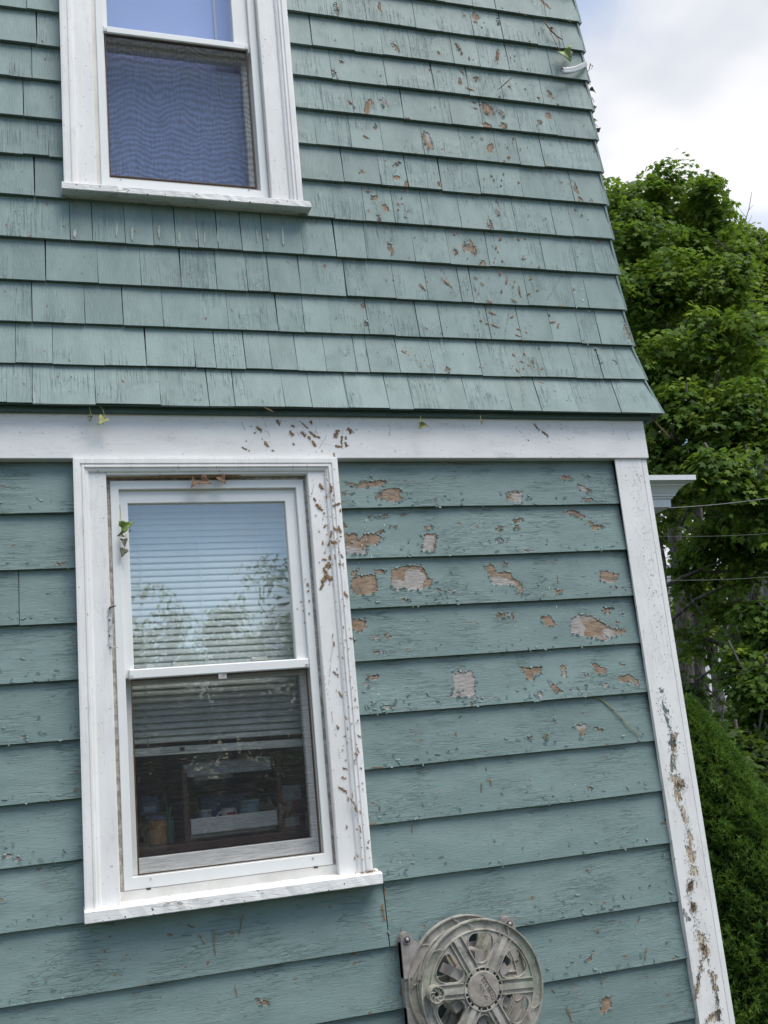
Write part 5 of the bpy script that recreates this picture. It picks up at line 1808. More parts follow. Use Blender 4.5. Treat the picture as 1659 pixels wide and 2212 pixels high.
ms = MB()
M['drop'] = simple('white_paint_drop', (0.75, 0.76, 0.74), 0.5, 0.05, 50)
for i in range(60):
    if i < 30:
        px, py = random.gauss(1265, 14) - 8 * random.random(), random.uniform(620, 870)
    elif i < 46:
        px, py = random.gauss(790, 14), random.gauss(1165, 22)
    else:
        px, py = random.uniform(800, 1400), random.uniform(1100, 2150)
    p_ = W(px, py, 0)
    z_ = p_[2]
    if z_ > .14:
        i_ = int(np.interp(z_, SZ, range(len(SZ))))
        fr = (z_ - SZ[i_]) / (SZ[i_ + 1] + .018 - SZ[i_])
        yy = (-SF[i_] - .003) * (1 - fr) + (-SF[i_ + 1] + .0135) * fr - .0018
    elif z_ < -.02:
        yy = ycl(z_) + .0004
    else:
        continue
    p_ = W(px, py, yy)
    r1, r2 = random.uniform(.0006, .0016), random.uniform(.0008, .005)
    v = [(p_[0] + r1 * math.cos(k_ * PI / 4), yy, p_[2] + r2 * math.sin(k_ * PI / 4)) for k_ in range(8)] + [(p_[0], yy - .0008, p_[2])]
    ms.add(v, [(k_, (k_ + 1) % 8, 8) for k_ in range(8)])
o = ms.build('paint_drops', M['drop'], house)
o['kind'] = 'stuff'

# ------------------------------------------------------------------ ivy leaves, twigs, small fixings
LEAF = [(0, 0), (.22, -.12), (.48, .02), (.40, .30), (.26, .46), (.12, .75), (0, 1.0), (-.12, .75), (-.26, .46), (-.40, .30), (-.48, .02), (-.22, -.12)]


def leaf_thing(name, pos, size, ang, mat, label, curl=.4, tilt=0.0, stem=None, turn=0.0, group=None):
    """curled ivy leaf with a little thickness; pos is where the stalk joins the blade, ang the direction of the tip in the wall plane"""
    e = empty(name, tuple(pos), label, 'leaf', group)
    v, f = [], []
    n = len(LEAF)
    rings = [1.0, .66, .33]
    Rm = Matrix.Rotation(ang - PI / 2, 3, 'Y').inverted() if False else None
    def tr(u_, w_):
        h = -curl * (abs(u_) ** 1.6) * .9 + curl * .5 * (w_ - .4) ** 2 + .04 * math.sin(9 * u_ + 5 * w_)
        x_, z_, y_ = u_ * size, w_ * size, h * size
        ct, st = math.cos(turn), math.sin(turn)
        x_, y_ = x_ * ct - y_ * st, x_ * st + y_ * ct
        y_, z_ = y_ * math.cos(tilt) - z_ * math.sin(tilt), y_ * math.sin(tilt) + z_ * math.cos(tilt)
        ca, sa = math.cos(ang - PI / 2), math.sin(ang - PI / 2)
        return (x_ * ca - z_ * sa, y_, x_ * sa + z_ * ca)
    for r in rings:
        for (u_, w_) in LEAF:
            v.append(tr(u_ * r, .35 + (w_ - .35) * r))
    v.append(tr(0, .35))
    for k_ in range(2):
        for i in range(n):
            j = (i + 1) % n
            f.append((k_ * n + i, k_ * n + j, (k_ + 1) * n + j, (k_ + 1) * n + i))
    for i in range(n):
        f.append((2 * n + i, 2 * n + (i + 1) % n, 3 * n))
    m0 = len(v)
    v2 = [(x, y + size * .015, z) for x, y, z in v]
    f2 = [tuple(m0 + q for q in ff[::-1]) for ff in f]
    ed = [(i, m0 + i, m0 + (i + 1) % n, (i + 1) % n) for i in range(n)]
    b = mesh_obj('leaf_blade', v + v2, f + f2 + ed, mat, e, True)
    if stem:
        mb = MB()
        mb.tube([Vector(p_) - Vector(pos) for p_ in stem], [.0011] * len(stem), 5)
        mesh_obj('leaf_stalk', mb.v, mb.f, M['twig'] if mat is M['deadleaf'] else M['ivypale'], e)
    return e


def twig_thing(name, pts, r, label, mat=None, cat='twig', side=()):
    e = empty(name, tuple(pts[0]), label, cat)
    MB().tube(pts, r, 6).build('stem', mat or M['twig'], e)
    for s_ in side:
        MB().tube(s_, .0012, 5).build('side_shoot', mat or M['twig'], e)
    return e


def P3(px, py, Y):
    return tuple(W(px, py, Y))


CI = lambda x, y: ((200 + x * .21097) / 1.1573, (1150 + y * .21097) / 1.1573)
yv = 0.0
leaf_thing('ivy_leaf', P3(*CI(490, 800), -.010), .040, math.radians(20), M['ivygreen'], 'fresh green ivy leaf on the left of the lower window frame', .5, .2, [P3(*CI(472, 530), .01), P3(*CI(480, 640), .006), P3(*CI(490, 760), -.006)])
leaf_thing('ivy_leaf', P3(*CI(510, 880), -.008), .022, math.radians(200), M['ivydark'], 'small dark curled ivy leaf just below the fresh green leaf', .8, .5)
leaf_thing('ivy_leaf', P3(*CI(520, 935), -.008), .024, math.radians(270), M['ivydark'], 'dark ivy leaf in the middle of the hanging row of leaves', .7, .3)
leaf_thing('ivy_leaf', P3(*CI(525, 1055), -.008), .028, math.radians(250), M['ivydark'], 'lowest dark ivy leaf of the row beside the lower pane', .4, .2, [P3(*CI(545, 880), -.004), P3(*CI(550, 960), -.006), P3(*CI(525, 1055), -.006)])
CD = lambda x, y: ((460 + x * .084388) / 1.1573, (1180 + y * .084388) / 1.1573)
leaf_thing('dead_leaf', P3(*CD(360, 250), -.014), .030, math.radians(235), M['deadleaf'], 'crumpled brown leaf on the lower window head, leftmost of three', 1.1, .4)
leaf_thing('dead_leaf', P3(*CD(500, 230), -.018), .036, math.radians(-25), M['deadleaf'], 'pale brown curled leaf in the middle on the lower window head', 1.0, .3)
leaf_thing('dead_leaf', P3(*CD(1060, 120), -.016), .031, math.radians(-60), M['deadleaf'], 'dark brown leaf on the lower window head, rightmost of three', .8, .2)
twig_thing('dry_vine_stem', [P3(*CI(310, 215), -.004), P3(*CI(560, 213), -.003), P3(*CI(830, 205), -.006), P3(*CI(1060, 198), -.008), P3(*CI(1500, 195), -.008), P3(520, 1029, -.008)], [.0016, .0018, .0026, .0034, .0036, .0025],
           'dry brown vine stem lying along the lower window head', M['root'], 'vine')
# leaves dangling under the flare
leaf_thing('hanging_leaf', P3(197, 899, -.05), .021, math.radians(250), M['ivydark'], 'small dark leaf dangling under the shingles, leftmost of the hanging leaves', .6, .3, [P3(193, 878, -.048), P3(197, 899, -.05)], .6)
leaf_thing('hanging_leaf', P3(227, 903, -.055), .034, math.radians(228), M['ivypale'], 'larger yellow green leaf hanging from the shingle edge onto the belt board', .6, .3, [P3(214, 876, -.05), P3(222, 884, -.05), P3(227, 903, -.055)], .3)
leaf_thing('hanging_leaf', P3(907, 918, -.055), .030, math.radians(-15), M['ivypale'], 'folded green leaf on a long stalk under the middle of the shingle edge', .9, .5, [P3(909, 898, -.05), P3(907, 918, -.055)], .2)
leaf_thing('hanging_leaf', P3(1039, 909, -.055), .016, math.radians(265), M['ivydark'], 'tiny dark withered leaf hanging right of the folded green leaf', .9, .4, [P3(1037, 896, -.05), P3(1039, 909, -.055)])
twig_thing('bare_vine', [(0.05, -.03, .128), tuple(W(1412, 908, .0)), tuple(W(1425, 922, .02)), tuple(W(1447, 945, .03))], [.0022, .0026, .003, .002], 'tan vine stem poking out below the shingle corner')
twig_thing('bare_vine', [P3(570, 880, -.062), P3(583, 886, -.064), P3(590, 890, -.062)], [.002, .003, .0015], 'short curled bark strip under the shingle edge')
# clapboard twig
pts = []
for (px, py) in ((1283, 1506), (1302, 1513), (1322, 1530), (1340, 1548), (1358, 1570), (1376, 1583), (1385, 1592)):
    p_ = W(px, py, 0)
    pts.append(tuple(W(px, py, ycl(p_[2]) - .002)))
twig_thing('bare_vine', pts, [.0012, .002, .0019, .0017, .0016, .0014, .0008], 'thin olive vine stem slanting across the right clapboards', M['ivypale'])
# top right cluster on the shingle corner
CT = lambda x, y: ((1350 + x * .1809) / 1.1573, (0 + y * .1809) / 1.1573)
yt_ = -.03
twig_thing('bare_vine', [P3(*CT(50, 290), -.014), P3(*CT(110, 370), -.022), P3(*CT(160, 430), -.026), P3(*CT(230, 500), -.022), P3(*CT(315, 550), -.016)], [.0022, .0028, .003, .0024, .0016], 'knobbly dead ivy stem near the top of the shingle corner', None, 'twig',
           [[P3(*CT(120, 380), -.022), P3(*CT(170, 500), -.026), P3(*CT(270, 700), -.03)], [P3(*CT(230, 500), -.022), P3(*CT(262, 560), -.028), P3(*CT(280, 690), -.03)]])
leaf_thing('dead_leaf', P3(*CT(150, 400), -.026), .016, math.radians(15), M['deadleaf'], 'tan dead leaf on the ivy stem near the shingle corner', .9, .4)
leaf_thing('ivy_leaf', P3(*CT(330, 690), -.036), .058, math.radians(283), M['ivygreen'], 'long folded green ivy leaf above the clear plastic strip', 1.0, .25, None, .5)
leaf_thing('ivy_leaf', P3(*CT(380, 700), -.03), .044, math.radians(290), M['ivydark'], 'dark ivy leaf tucked behind the long folded green leaf', .8, .1, None, -.5)
# looped plastic strip
e = empty('plastic_strip', P3(*CT(450, 960), -.03), 'clear plastic strip looped round the upper shingle corner', 'plastic strip')
v, f = [], []
path = [(*CT(275, 905), -.015), (*CT(272, 930), -.030), (*CT(300, 965), -.042), (*CT(340, 975), -.046), (*CT(420, 968), -.044), (*CT(500, 950), -.040), (*CT(580, 915), -.034), (*CT(640, 880), -.022), (*CT(650, 875), .0)]
n = len(path)
hts = [.006, .010, .013, .014, .014, .013, .013, .012, .008]
for (px, py, Y), h in zip(path, hts):
    p_ = Vector(W(px, py, Y))
    for dz, dy in ((h, 0), (h * .75, -.0022), (.0015, -.0006), (-.0015, -.0006), (-h * .75, -.0022), (-h, 0)):
        v.append(p_ + Vector((0, dy, dz)) - Vector(e.location))
for i in range(n - 1):
    for q in range(5):
        f.append((i * 6 + q, i * 6 + q + 1, (i + 1) * 6 + q + 1, (i + 1) * 6 + q))
m0 = len(v)
v += [p_ + Vector((0, .0018, 0)) for p_ in v]
f += [tuple(m0 + q for q in ff[::-1]) for ff in f]
f += [(i * 6, (i + 1) * 6, m0 + (i + 1) * 6, m0 + i * 6) for i in range(n - 1)] + [(i * 6 + 5, m0 + i * 6 + 5, m0 + (i + 1) * 6 + 5, (i + 1) * 6 + 5) for i in range(n - 1)]
mesh_obj('strip_band', v, f, M['plastic'], e, True)
mb = MB()
mb.tube([Vector(W(*CT(310, 940), Y=-.05)) - Vector(e.location), Vector(W(*CT(296, 943), Y=-.043)) - Vector(e.location)], .0028, 8)
mesh_obj('rivet', mb.v, mb.f, M['rust'], e)
# small stems and leaves on the corner edge, seen against the sky
leaf_thing('dead_leaf', P3(*CT(690, 1240), .02), .026, math.radians(330), M['ivydark'], 'grey curled dead leaf on the shingle corner against the sky', 1.2, .3)
leaf_thing('dead_leaf', P3(*CT(740, 1490), .02), .018, math.radians(20), M['deadleaf'], 'pale brown leaf curl low on the shingle corner against the sky', 1.0, .2)
leaf_thing('ivy_leaf', P3(*CT(735, 1665), .015), .019, math.radians(5), M['ivypale'], 'pale green ivy leaf on a thin stalk off the shingle corner', .7, .2, [P3(*CT(730, 1680), .012), P3(*CT(770, 1720), .016), P3(*CT(800, 1755), .02)])
leaf_thing('dead_leaf', P3(*CT(790, 1810), .02), .020, math.radians(40), M['ivydark'], 'dark drooping leaf below the pale leaf on the shingle corner', 1.2, .6, [P3(*CT(780, 1838), .018), P3(*CT(800, 1790), .022)])
twig_thing('bare_vine', [P3(*CT(655, 1000), .005), P3(*CT(680, 960), .01), P3(*CT(697, 880), .012)], [.0012, .0016, .0022], 'tiny dark shoot beside the plastic strip', M['rootdark'], 'twig', [[P3(*CT(700, 900), .012), P3(*CT(730, 905), .012), P3(*CT(712, 955), .012)]])
twig_thing('bare_vine', [P3(*CT(620, 1150), -.005), P3(*CT(655, 1250), .004), P3(*CT(690, 1380), .008), P3(*CT(740, 1480), .01)], [.003, .0045, .004, .003], 'thick dead ivy stem following the shingle corner edge', M['rootdark'], 'twig',
           [[P3(*CT(640, 1130), .0), P3(*CT(690, 1170), .006), P3(*CT(700, 1130), .008), P3(*CT(670, 1060), .008), P3(*CT(690, 1070), .008)], [P3(*CT(715, 1340), .01), P3(*CT(745, 1400), .012), P3(*CT(750, 1410), .01)]])
leaf_thing('dead_leaf', P3(*CT(755, 1960), .005), .024, math.radians(262), M['deadleaf'], 'tan strip of dead leaf under a shingle at the corner', .6, .1)
leaf_thing('dead_leaf', P3(*CT(395, 275), -.022), .014, math.radians(300), M['deadleaf'], 'small brown leaf scrap under the topmost shingle course', 1.0, .3)
twig_thing('bare_vine', [P3(*C2(1080, 348), -.02), P3(*C2(1045, 378), -.03), P3(*C2(1003, 415), -.02)], [.0013, .0024, .0014], 'short tan ivy twig left of the plastic strip', None, 'twig')
leaf_thing('ivy_leaf', P3(*C2(1050, 398), -.026), .018, math.radians(300), M['ivydark'], 'dark ivy leaf beside the short tan twig on the shingles', .7, .3)
leaf_thing('ivy_leaf', P3(*C2(1018, 448), -.022), .015, math.radians(200), M['ivydark'], 'dark ivy leaf caught on the shingle edge below the tan twig', .6, .2)
# painted bracket on the left casing
CBk = lambda x, y: ((240 + x * .07236) / 1.1573, (1480 + y * .07236) / 1.1573)
e = empty('shutter_bracket', P3(*CBk(500, 1200), -.021), 'small painted metal bracket on the left casing of the lower window', 'bracket')
p0, p1 = W(*CBk(410, 560), Y=-.021), W(*CBk(600, 1900), Y=-.021)
MB().bbox(p0[0], p0[0] + .010, -.0235, -.0205, p1[2], p0[2], .0008).build('plate', M['metal'], e)
MB().tube([(p0[0] + .004, -.024, p0[2]), P3(*CBk(560, 510), -.032), P3(*CBk(690, 480), -.040)], [.003, .0022, .0014], 6).build('top_prong', M['rust'], e)
MB().tube([(p0[0] + .004, -.024, p1[2] + .001), P3(*CBk(600, 1910), -.028), P3(*CBk(770, 1915), -.034)], [.0014, .0013, .0012], 6).build('bottom_prong', M['metal'], e)
for yy_ in (960, 1500):
    q = W(*CBk(465, yy_), Y=-.024)
    MB().lathe(q[0], q[2], [(.0002, -.0252), (.0022, -.0250), (.0024, -.0232), (.0002, -.0232)], 10).build('screw', M['rust'], e)

# ------------------------------------------------------------------ overhead wires
for (a, b, D0, D1, r, mt, lb) in [((1440, 1097), (1700, 1063), 7.0, 9.0, .0024, 'wire', 'grey twisted service cable crossing in front of the maple, highest of the wires'), ((1425, 1158), (1700, 1143), 8.0, 9.5, .0010, 'wire', 'thin grey wire second from the top across the trees'),
                                  ((1432, 1253), (1700, 1236), 8.0, 9.5, .0012, 'wire', 'thin pale wire third from the top across the trunks'), ((1452, 1480), (1600, 1447), 8.5, 9.5, .0042, 'wiredark', 'thick black cable low across the tree trunks')]:
    p_, q_ = Vector(DI(*a, D0)), Vector(DI(*b, D1))
    d_ = (q_ - p_)
    pts = [p_ + d_ * u + Vector((0, 0, -.10 * 4 * max(0, (u + .6) / 2.6) * (1 - (u + .6) / 2.6) + .07)) for u in np.linspace(-.3, 1.6, 14)]
    o = MB().tube(pts, r, 6).build('overhead_wire', M[mt])
    tag(o, lb, 'wire', 'overhead wires')

# ------------------------------------------------------------------ trees
MAPLE = np.array([(0, 0), (.48, .02), (.34, .24), (.64, .56), (.24, .58), (0, 1.08), (-.24, .58), (-.64, .56), (-.34, .24), (-.48, .02)])
SIMPLE = np.array([(0, 0), (.34, .5), (0, 1), (-.34, .5)])


def leaves_mesh(name, pos, nrm, tip, size, tone, mat, parent, outline):
    """many leaves in one crown mesh: fan of triangles around the midpoint, tips drooping"""
    n = len(pos)
    k = len(outline)
    nrm = nrm / (np.linalg.norm(nrm, axis=1, keepdims=True) + 1e-9)
    tip = tip - (tip * nrm).sum(1, keepdims=True) * nrm
    tip = tip / (np.linalg.norm(tip, axis=1, keepdims=True) + 1e-9)
    sid = np.cross(nrm, tip)
    loc = np.vstack([outline, [[0, .38]]])
    h = -0.22 * (loc[:, 0] ** 2 + .6 * (loc[:, 1] - .38) ** 2)
    fold = rng.uniform(.3, 2.0, (n, 1))
    V = pos[:, None, :] + size[:, None, None] * (loc[None, :, 0, None] * sid[:, None, :] + (loc[None, :, 1, None] - .3) * tip[:, None, :] + (h[None, :] * fold)[:, :, None] * nrm[:, None, :])
    base = np.arange(k)
    tri = np.stack([base, (base + 1) % k, np.full(k, k)], 1)
    Fa = (np.arange(n)[:, None, None] * (k + 1) + tri[None]).reshape(-1, 3)
    o = np_mesh(name, V.reshape(-1, 3), Fa, mat, parent, np.repeat(tone, k + 1))
    return o


def make_tree(name, base, lobes, label, leafmat, barkmat, n_leaf, leaf_size, stems, group=None, outline=MAPLE, per_spray=26, limb=True, gap=0.25, cat='tree', trunk_r=.16, inner=.45, sub=7):
    base = np.array(base, float)
    e = empty(name, tuple(base), label, cat, group)
    main = lobes
    if sub:
        lobes = []
        for (c_, r_) in main:
            for q in range(sub):
                d0 = rng.normal(size=3)
                d0 /= np.linalg.norm(d0)
                lobes.append((np.array(c_) + d0 * r_ * rng.uniform(.45, .85) * np.array([1, 1, .9]), r_ * rng.uniform(.34, .58)))
    vol = np.array([(l[1] ** 2) for l in lobes])
    ns = max(8, n_leaf // per_spray)
    idx = rng.choice(len(lobes), ns, p=vol / vol.sum())
    C = np.array([l[0] for l in lobes])[idx]
    Rr = np.array([l[1] for l in lobes])[idx]
    d = rng.normal(size=(ns, 3))
    d[:, 2] = d[:, 2] * .9 + .15
    d /= np.linalg.norm(d, axis=1, keepdims=True)
    rad = Rr * (inner + (1 - inner) * rng.random(ns) ** .6)
    sc = C + d * rad[:, None] * np.array([1, 1, .85])
    sn = d * .55 + np.array([0, 0, .9]) + rng.normal(size=(ns, 3)) * .2
    sn /= np.linalg.norm(sn, axis=1, keepdims=True)
    sr = rng.uniform(.22, .42, ns) * (leaf_size / .12) ** .8
    st = rng.normal(0, .18, ns)
    m_ = per_spray
    # leaves of a spray lie on a drooping plate
    th = rng.uniform(0, 2 * PI, (ns, m_))
    rr = np.sqrt(rng.random((ns, m_)))
    a1 = np.cross(sn, np.array([.3, .8, .1]))
    a1 /= np.linalg.norm(a1, axis=1, keepdims=True)
    a2 = np.cross(sn, a1)
    off = (np.cos(th) * rr)[:, :, None] * a1[:, None] + (np.sin(th) * rr)[:, :, None] * a2[:, None]
    P = sc[:, None] + off * sr[:, None, None]
    P[:, :, 2] -= (rr ** 2) * sr[:, None] * .45
    P += rng.normal(size=P.shape) * .05 * (leaf_size / .12)
    N = sn[:, None] * 1.0 + off * .55 + rng.normal(size=P.shape) * .38
    T = off + np.array([0, 0, -.45]) + rng.normal(size=P.shape) * .3
    size = leaf_size * rng.uniform(.65, 1.25, ns * m_)
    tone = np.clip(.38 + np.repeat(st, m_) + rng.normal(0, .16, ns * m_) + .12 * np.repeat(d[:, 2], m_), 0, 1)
    b_ = np.tile(base, (ns * m_, 1))
    leaves_mesh('crown', P.reshape(-1, 3) - b_, N.reshape(-1, 3), T.reshape(-1, 3), size, tone, leafmat, e, outline)
    # trunk stems, limbs to the lobes, fine twigs to some sprays
    for sp in stems:
        pts, rads = sp
        if len(pts) > 2:        # uneven, slightly crooked stems
            q_, r2_ = [], []
            for i in range(len(pts) - 1):
                for u in np.linspace(0, 1, 6, endpoint=False):
                    q_.append(np.array(pts[i]) * (1 - u) + np.array(pts[i + 1]) * u + rng.normal(size=3) * np.array([1, 1, 0]) * rads[i] * .14)
                    r2_.append((rads[i] * (1 - u) + rads[i + 1] * u) * rng.uniform(.86, 1.12))
            pts, rads = q_ + [np.array(pts[-1])], r2_ + [rads[-1]]
        mb = MB()
        mb.tube([tuple(np.array(p) - base) for p in pts], rads, 10)
        o = mesh_obj('trunk', mb.v, mb.f, barkmat, e, True)
    if limb:
        mb = MB()
        allp = np.array([p for sp in stems for p in sp[0]])
        allr = np.array([r for sp in stems for r in sp[1]])
        for (c_, r_) in main:
            c_ = np.array(c_)
            dd = np.linalg.norm((allp - c_) * np.array([1, 1, 1]), axis=1) + 3 * np.maximum(0, allp[:, 2] - c_[2] + .2)
            j = int(np.argmin(dd))
            p0 = allp[j]
            mid = (p0 + c_) / 2 + rng.normal(size=3) * .12 + np.array([0, 0, -.1])
            r0 = min(.05, allr[j] * .6)
            pts = [p0, mid, c_, c_ + (c_ - mid) * .35]
            mb.tube([tuple(p - base) for p in pts], [r0, r0 * .7, r0 * .45, r0 * .2], 6)
        sel = rng.choice(ns, min(ns, 400), replace=False)
        for s_ in sel:
            c0 = C[s_] + rng.normal(size=3) * .1
            m2 = (c0 + sc[s_]) / 2 + np.array([0, 0, -.05])
            mb.tube([tuple(c0 - base), tuple(m2 - base), tuple(sc[s_] - base)], [.014, .010, .005], 4, False)
        o = mesh_obj('branches', mb.v, mb.f, barkmat, e)
        o['kind'] = 'stuff'
    return e


def LB(px, py, D, rpx):
    return (DI(px, py, D), rpx / FPX * D * 1.12)


def gpt(px, D):
    p_ = DI(px, 1500, D)
    return np.array([p_[0], p_[1], GZ])


# big dark maple next to the house
lobA = [LB(q[0], q[1] - 30 if q[1] < 700 else q[1], q[2], q[3]) for q in [(1445, 455, 13, 95), (1380, 480, 12.6, 80), (1500, 500, 12.6, 85), (1320, 520, 12.4, 110), (1420, 590, 11.8, 115), (1545, 560, 12.4, 70), (1530, 650, 11.8, 95), (1360, 680, 11.4, 110), (1470, 740, 11.2, 105), (1590, 760, 11.4, 80), (1400, 850, 11.2, 100),
                         (1540, 850, 11.0, 95), (1640, 850, 11.4, 75), (1460, 960, 11.0, 85), (1600, 950, 11.0, 75), (1690, 940, 11.2, 80), (1250, 620, 13, 150), (1240, 850, 12.5, 160), (1430, 560, 14.5, 150), (1530, 720, 14.5, 150), (1430, 800, 14, 130)]]
bA = gpt(1490, 13.2)
def up(px, py, D):
    return DI(px, py, D)
stA = [([bA, up(1487, 1500, 13.2), up(1468, 1250, 13.2), up(1452, 1100, 13.2), up(1440, 900, 13.2), up(1438, 700, 13.1), up(1440, 500, 13.0)], [.12, .10, .09, .08, .06, .04, .015]),
       ([bA + np.array([.15, .05, 0]), up(1520, 1520, 13.4), up(1504, 1300, 13.5), up(1512, 1000, 13.3), up(1530, 800, 12.6), up(1560, 600, 12.4)], [.09, .08, .07, .055, .04, .015])]
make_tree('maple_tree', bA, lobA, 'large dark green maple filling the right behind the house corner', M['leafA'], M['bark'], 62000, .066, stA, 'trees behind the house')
lobA2 = [LB(*q) for q in [(1430, 1010, 11, 70), (1560, 1010, 10.6, 70), (1640, 1060, 10.8, 80), (1480, 1200, 12.6, 38), (1550, 1150, 12, 42), (1640, 1180, 12.0, 45), (1700, 1150, 12, 90), (1600, 1390, 10.8, 50), (1650, 1350, 11, 55), (1650, 1460, 10.6, 60), (1610, 1550, 11, 50),
                          (1670, 1560, 11, 70), (1720, 1400, 11, 100), (1560, 1260, 13.5, 40), (1450, 1120, 12.6, 30), (1480, 1480, 12.2, 30), (1545, 1560, 12, 34), (1600, 1110, 11.6, 40), (1462, 1250, 12.4, 22), (1520, 1290, 12.6, 22), (1500, 1400, 12.4, 22), (1470, 1370, 12.6, 18), (1540, 1420, 12.2, 24), (1570, 1320, 12.0, 24), (1510, 1200, 12.2, 28), (1610, 1240, 11.8, 24)]]
bA2 = gpt(1600, 12.4)
stA2 = [([bA2, up(1605, 1560, 12.4), up(1592, 1400, 12.4), up(1582, 1200, 12.5), up(1578, 1050, 12.5), up(1590, 880, 12.4)], [.11, .095, .085, .07, .05, .02]),
        ([up(1600, 1480, 12.4), up(1618, 1330, 12.2), up(1645, 1230, 12.0), up(1690, 1130, 11.8)], [.05, .042, .034, .018])]
ta2 = make_tree('maple_tree', bA2, lobA2, 'open lower maple with bare grey trunk and drooping leaf sprays', M['leafA'], M['bark'], 24000, .068, stA2, 'trees behind the house')
for L, r in [([(1440, 1265), (1490, 1240), (1540, 1222), (1600, 1185), (1659, 1150)], .022), ([(1447, 1345), (1500, 1300), (1560, 1268), (1620, 1225), (1690, 1190)], .024), ([(1555, 1330), (1600, 1290), (1640, 1240), (1690, 1200)], .03), ([(1500, 1480), (1545, 1440), (1590, 1425)], .018),
             ([(1500, 1440), (1530, 1490), (1580, 1530), (1620, 1540)], .016), ([(1560, 1600), (1610, 1560), (1659, 1520)], .024), ([(1470, 1140), (1500, 1090), (1540, 1050)], .026), ([(1505, 1180), (1535, 1120), (1580, 1070)], .02)]:
    mbt = MB()
    mbt.tube([tuple(DI(x, y, 12.0) + rng.normal(size=3) * .02 - bA2) for x, y in L], [r * (1 - .6 * i / (len(L) - 1)) for i in range(len(L))], 6)
    mesh_obj('limb', mbt.v, mbt.f, M['bark'], ta2, True)
lobB = [LB(*q) for q in [(1620, 520, 15.5, 50), (1660, 560, 15.5, 70), (1605, 590, 15.5, 45), (1640, 650, 15, 70), (1720, 640, 15.5, 110), (1680, 740, 15, 80), (1740, 860, 15, 130), (1590, 690, 15, 50)]]
bB = gpt(1660, 16)
stB = [([bB, up(1665, 1400, 16), up(1650, 1100, 16), up(1640, 800, 15.8), up(1625, 560, 15.6)], [.12, .1, .08, .055, .02])]
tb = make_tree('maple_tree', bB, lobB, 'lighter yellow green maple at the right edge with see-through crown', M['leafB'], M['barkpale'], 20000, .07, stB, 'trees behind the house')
# bare dead top twigs of that maple
mb = MB()
for L, r in [([(1588, 560), (1603, 500), (1618, 450), (1624, 415)], .012), ([(1603, 500), (1590, 470), (1592, 435)], .007), ([(1612, 470), (1600, 455), (1595, 445)], .005), ([(1616, 455), (1628, 442)], .005), ([(1606, 490), (1620, 476), (1625, 462)], .006), ([(1590, 470), (1580, 480), (1573, 490)], .006), ([(1610, 478), (1598, 470)], .004)]:
    mb.tube([tuple(DI(x, y, 15.4) - bB) for x, y in L], [r * (1 - .75 * i / (len(L) - 1)) for i in range(len(L))], 5)
mesh_obj('dead_twigs', mb.v, mb.f, M['barkpale'], tb)
# woodland trunks further back
far = [(1455, 19, .11, 'bark', 'nearly hidden far trunk close to the white corner board', [(1440, 1150, 19, 60), (1450, 1400, 19, 45), (1400, 900, 19, 150)]),
       (1545, 18, .10, 'bark', 'straight dark trunk between the two larger maples', [(1540, 1050, 18, 70), (1530, 1350, 18, 40), (1560, 850, 18, 130)]),
       (1640, 20, .11, 'barkpale', 'pale leaning trunk at the right edge behind the maples', [(1650, 1130, 20, 70), (1620, 1290, 20, 45), (1690, 1300, 20, 90), (1680, 950, 20, 120)]),
       (1500, 24, .11, 'barkpale', 'farthest thin pale trunk deep in the woodland', [(1480, 1300, 24, 50), (1510, 1520, 24, 50), (1590, 1560, 24, 60), (1460, 1560, 24, 50)])]
for (px, D, r, bk, lb, lob) in far:
    b0 = gpt(px + 12, D)
    tp = up(px - 55, 950, D)
    stems = [([b0, up(px + 6, 1500, D), up(px - 14, 1350, D), up(px - 34, 1150, D), tp], [r, r * .9, r * .8, r * .65, r * .4])]
    if px == 1640:
        stems.append(([up(1625, 1330, D), up(1655, 1270, D), up(1690, 1200, D), up(1730, 1150, D)], [.08, .07, .06, .04]))
    make_tree('woodland_tree', b0, [LB(*q) for q in lob], lb, M['leafC'], M[bk], 6500, .09, stems, 'trees behind the house', per_spray=20)
# undergrowth
for (px, py, D, rp, lb) in [(1570, 1640, 9.5, 75, 'dark leafy shrub behind the spruce top'), (1660, 1640, 10.5, 70, 'dark leafy shrub at the right edge above the white railing'), (1500, 1650, 16, 80, 'low shadowed shrub far behind the spruce')]:
    c_ = DI(px, py, D)
    make_tree('shrub', (c_[0], c_[1], GZ), [LB(px, py, D, rp * .8), LB(px - 40, py + 40, D, rp * .7)], lb, M['leafE'], M['bark'], 5000, .085, [([np.array([c_[0], c_[1], GZ]), c_], [.04, .015])], 'shrubs under the trees', cat='shrub', per_spray=20)
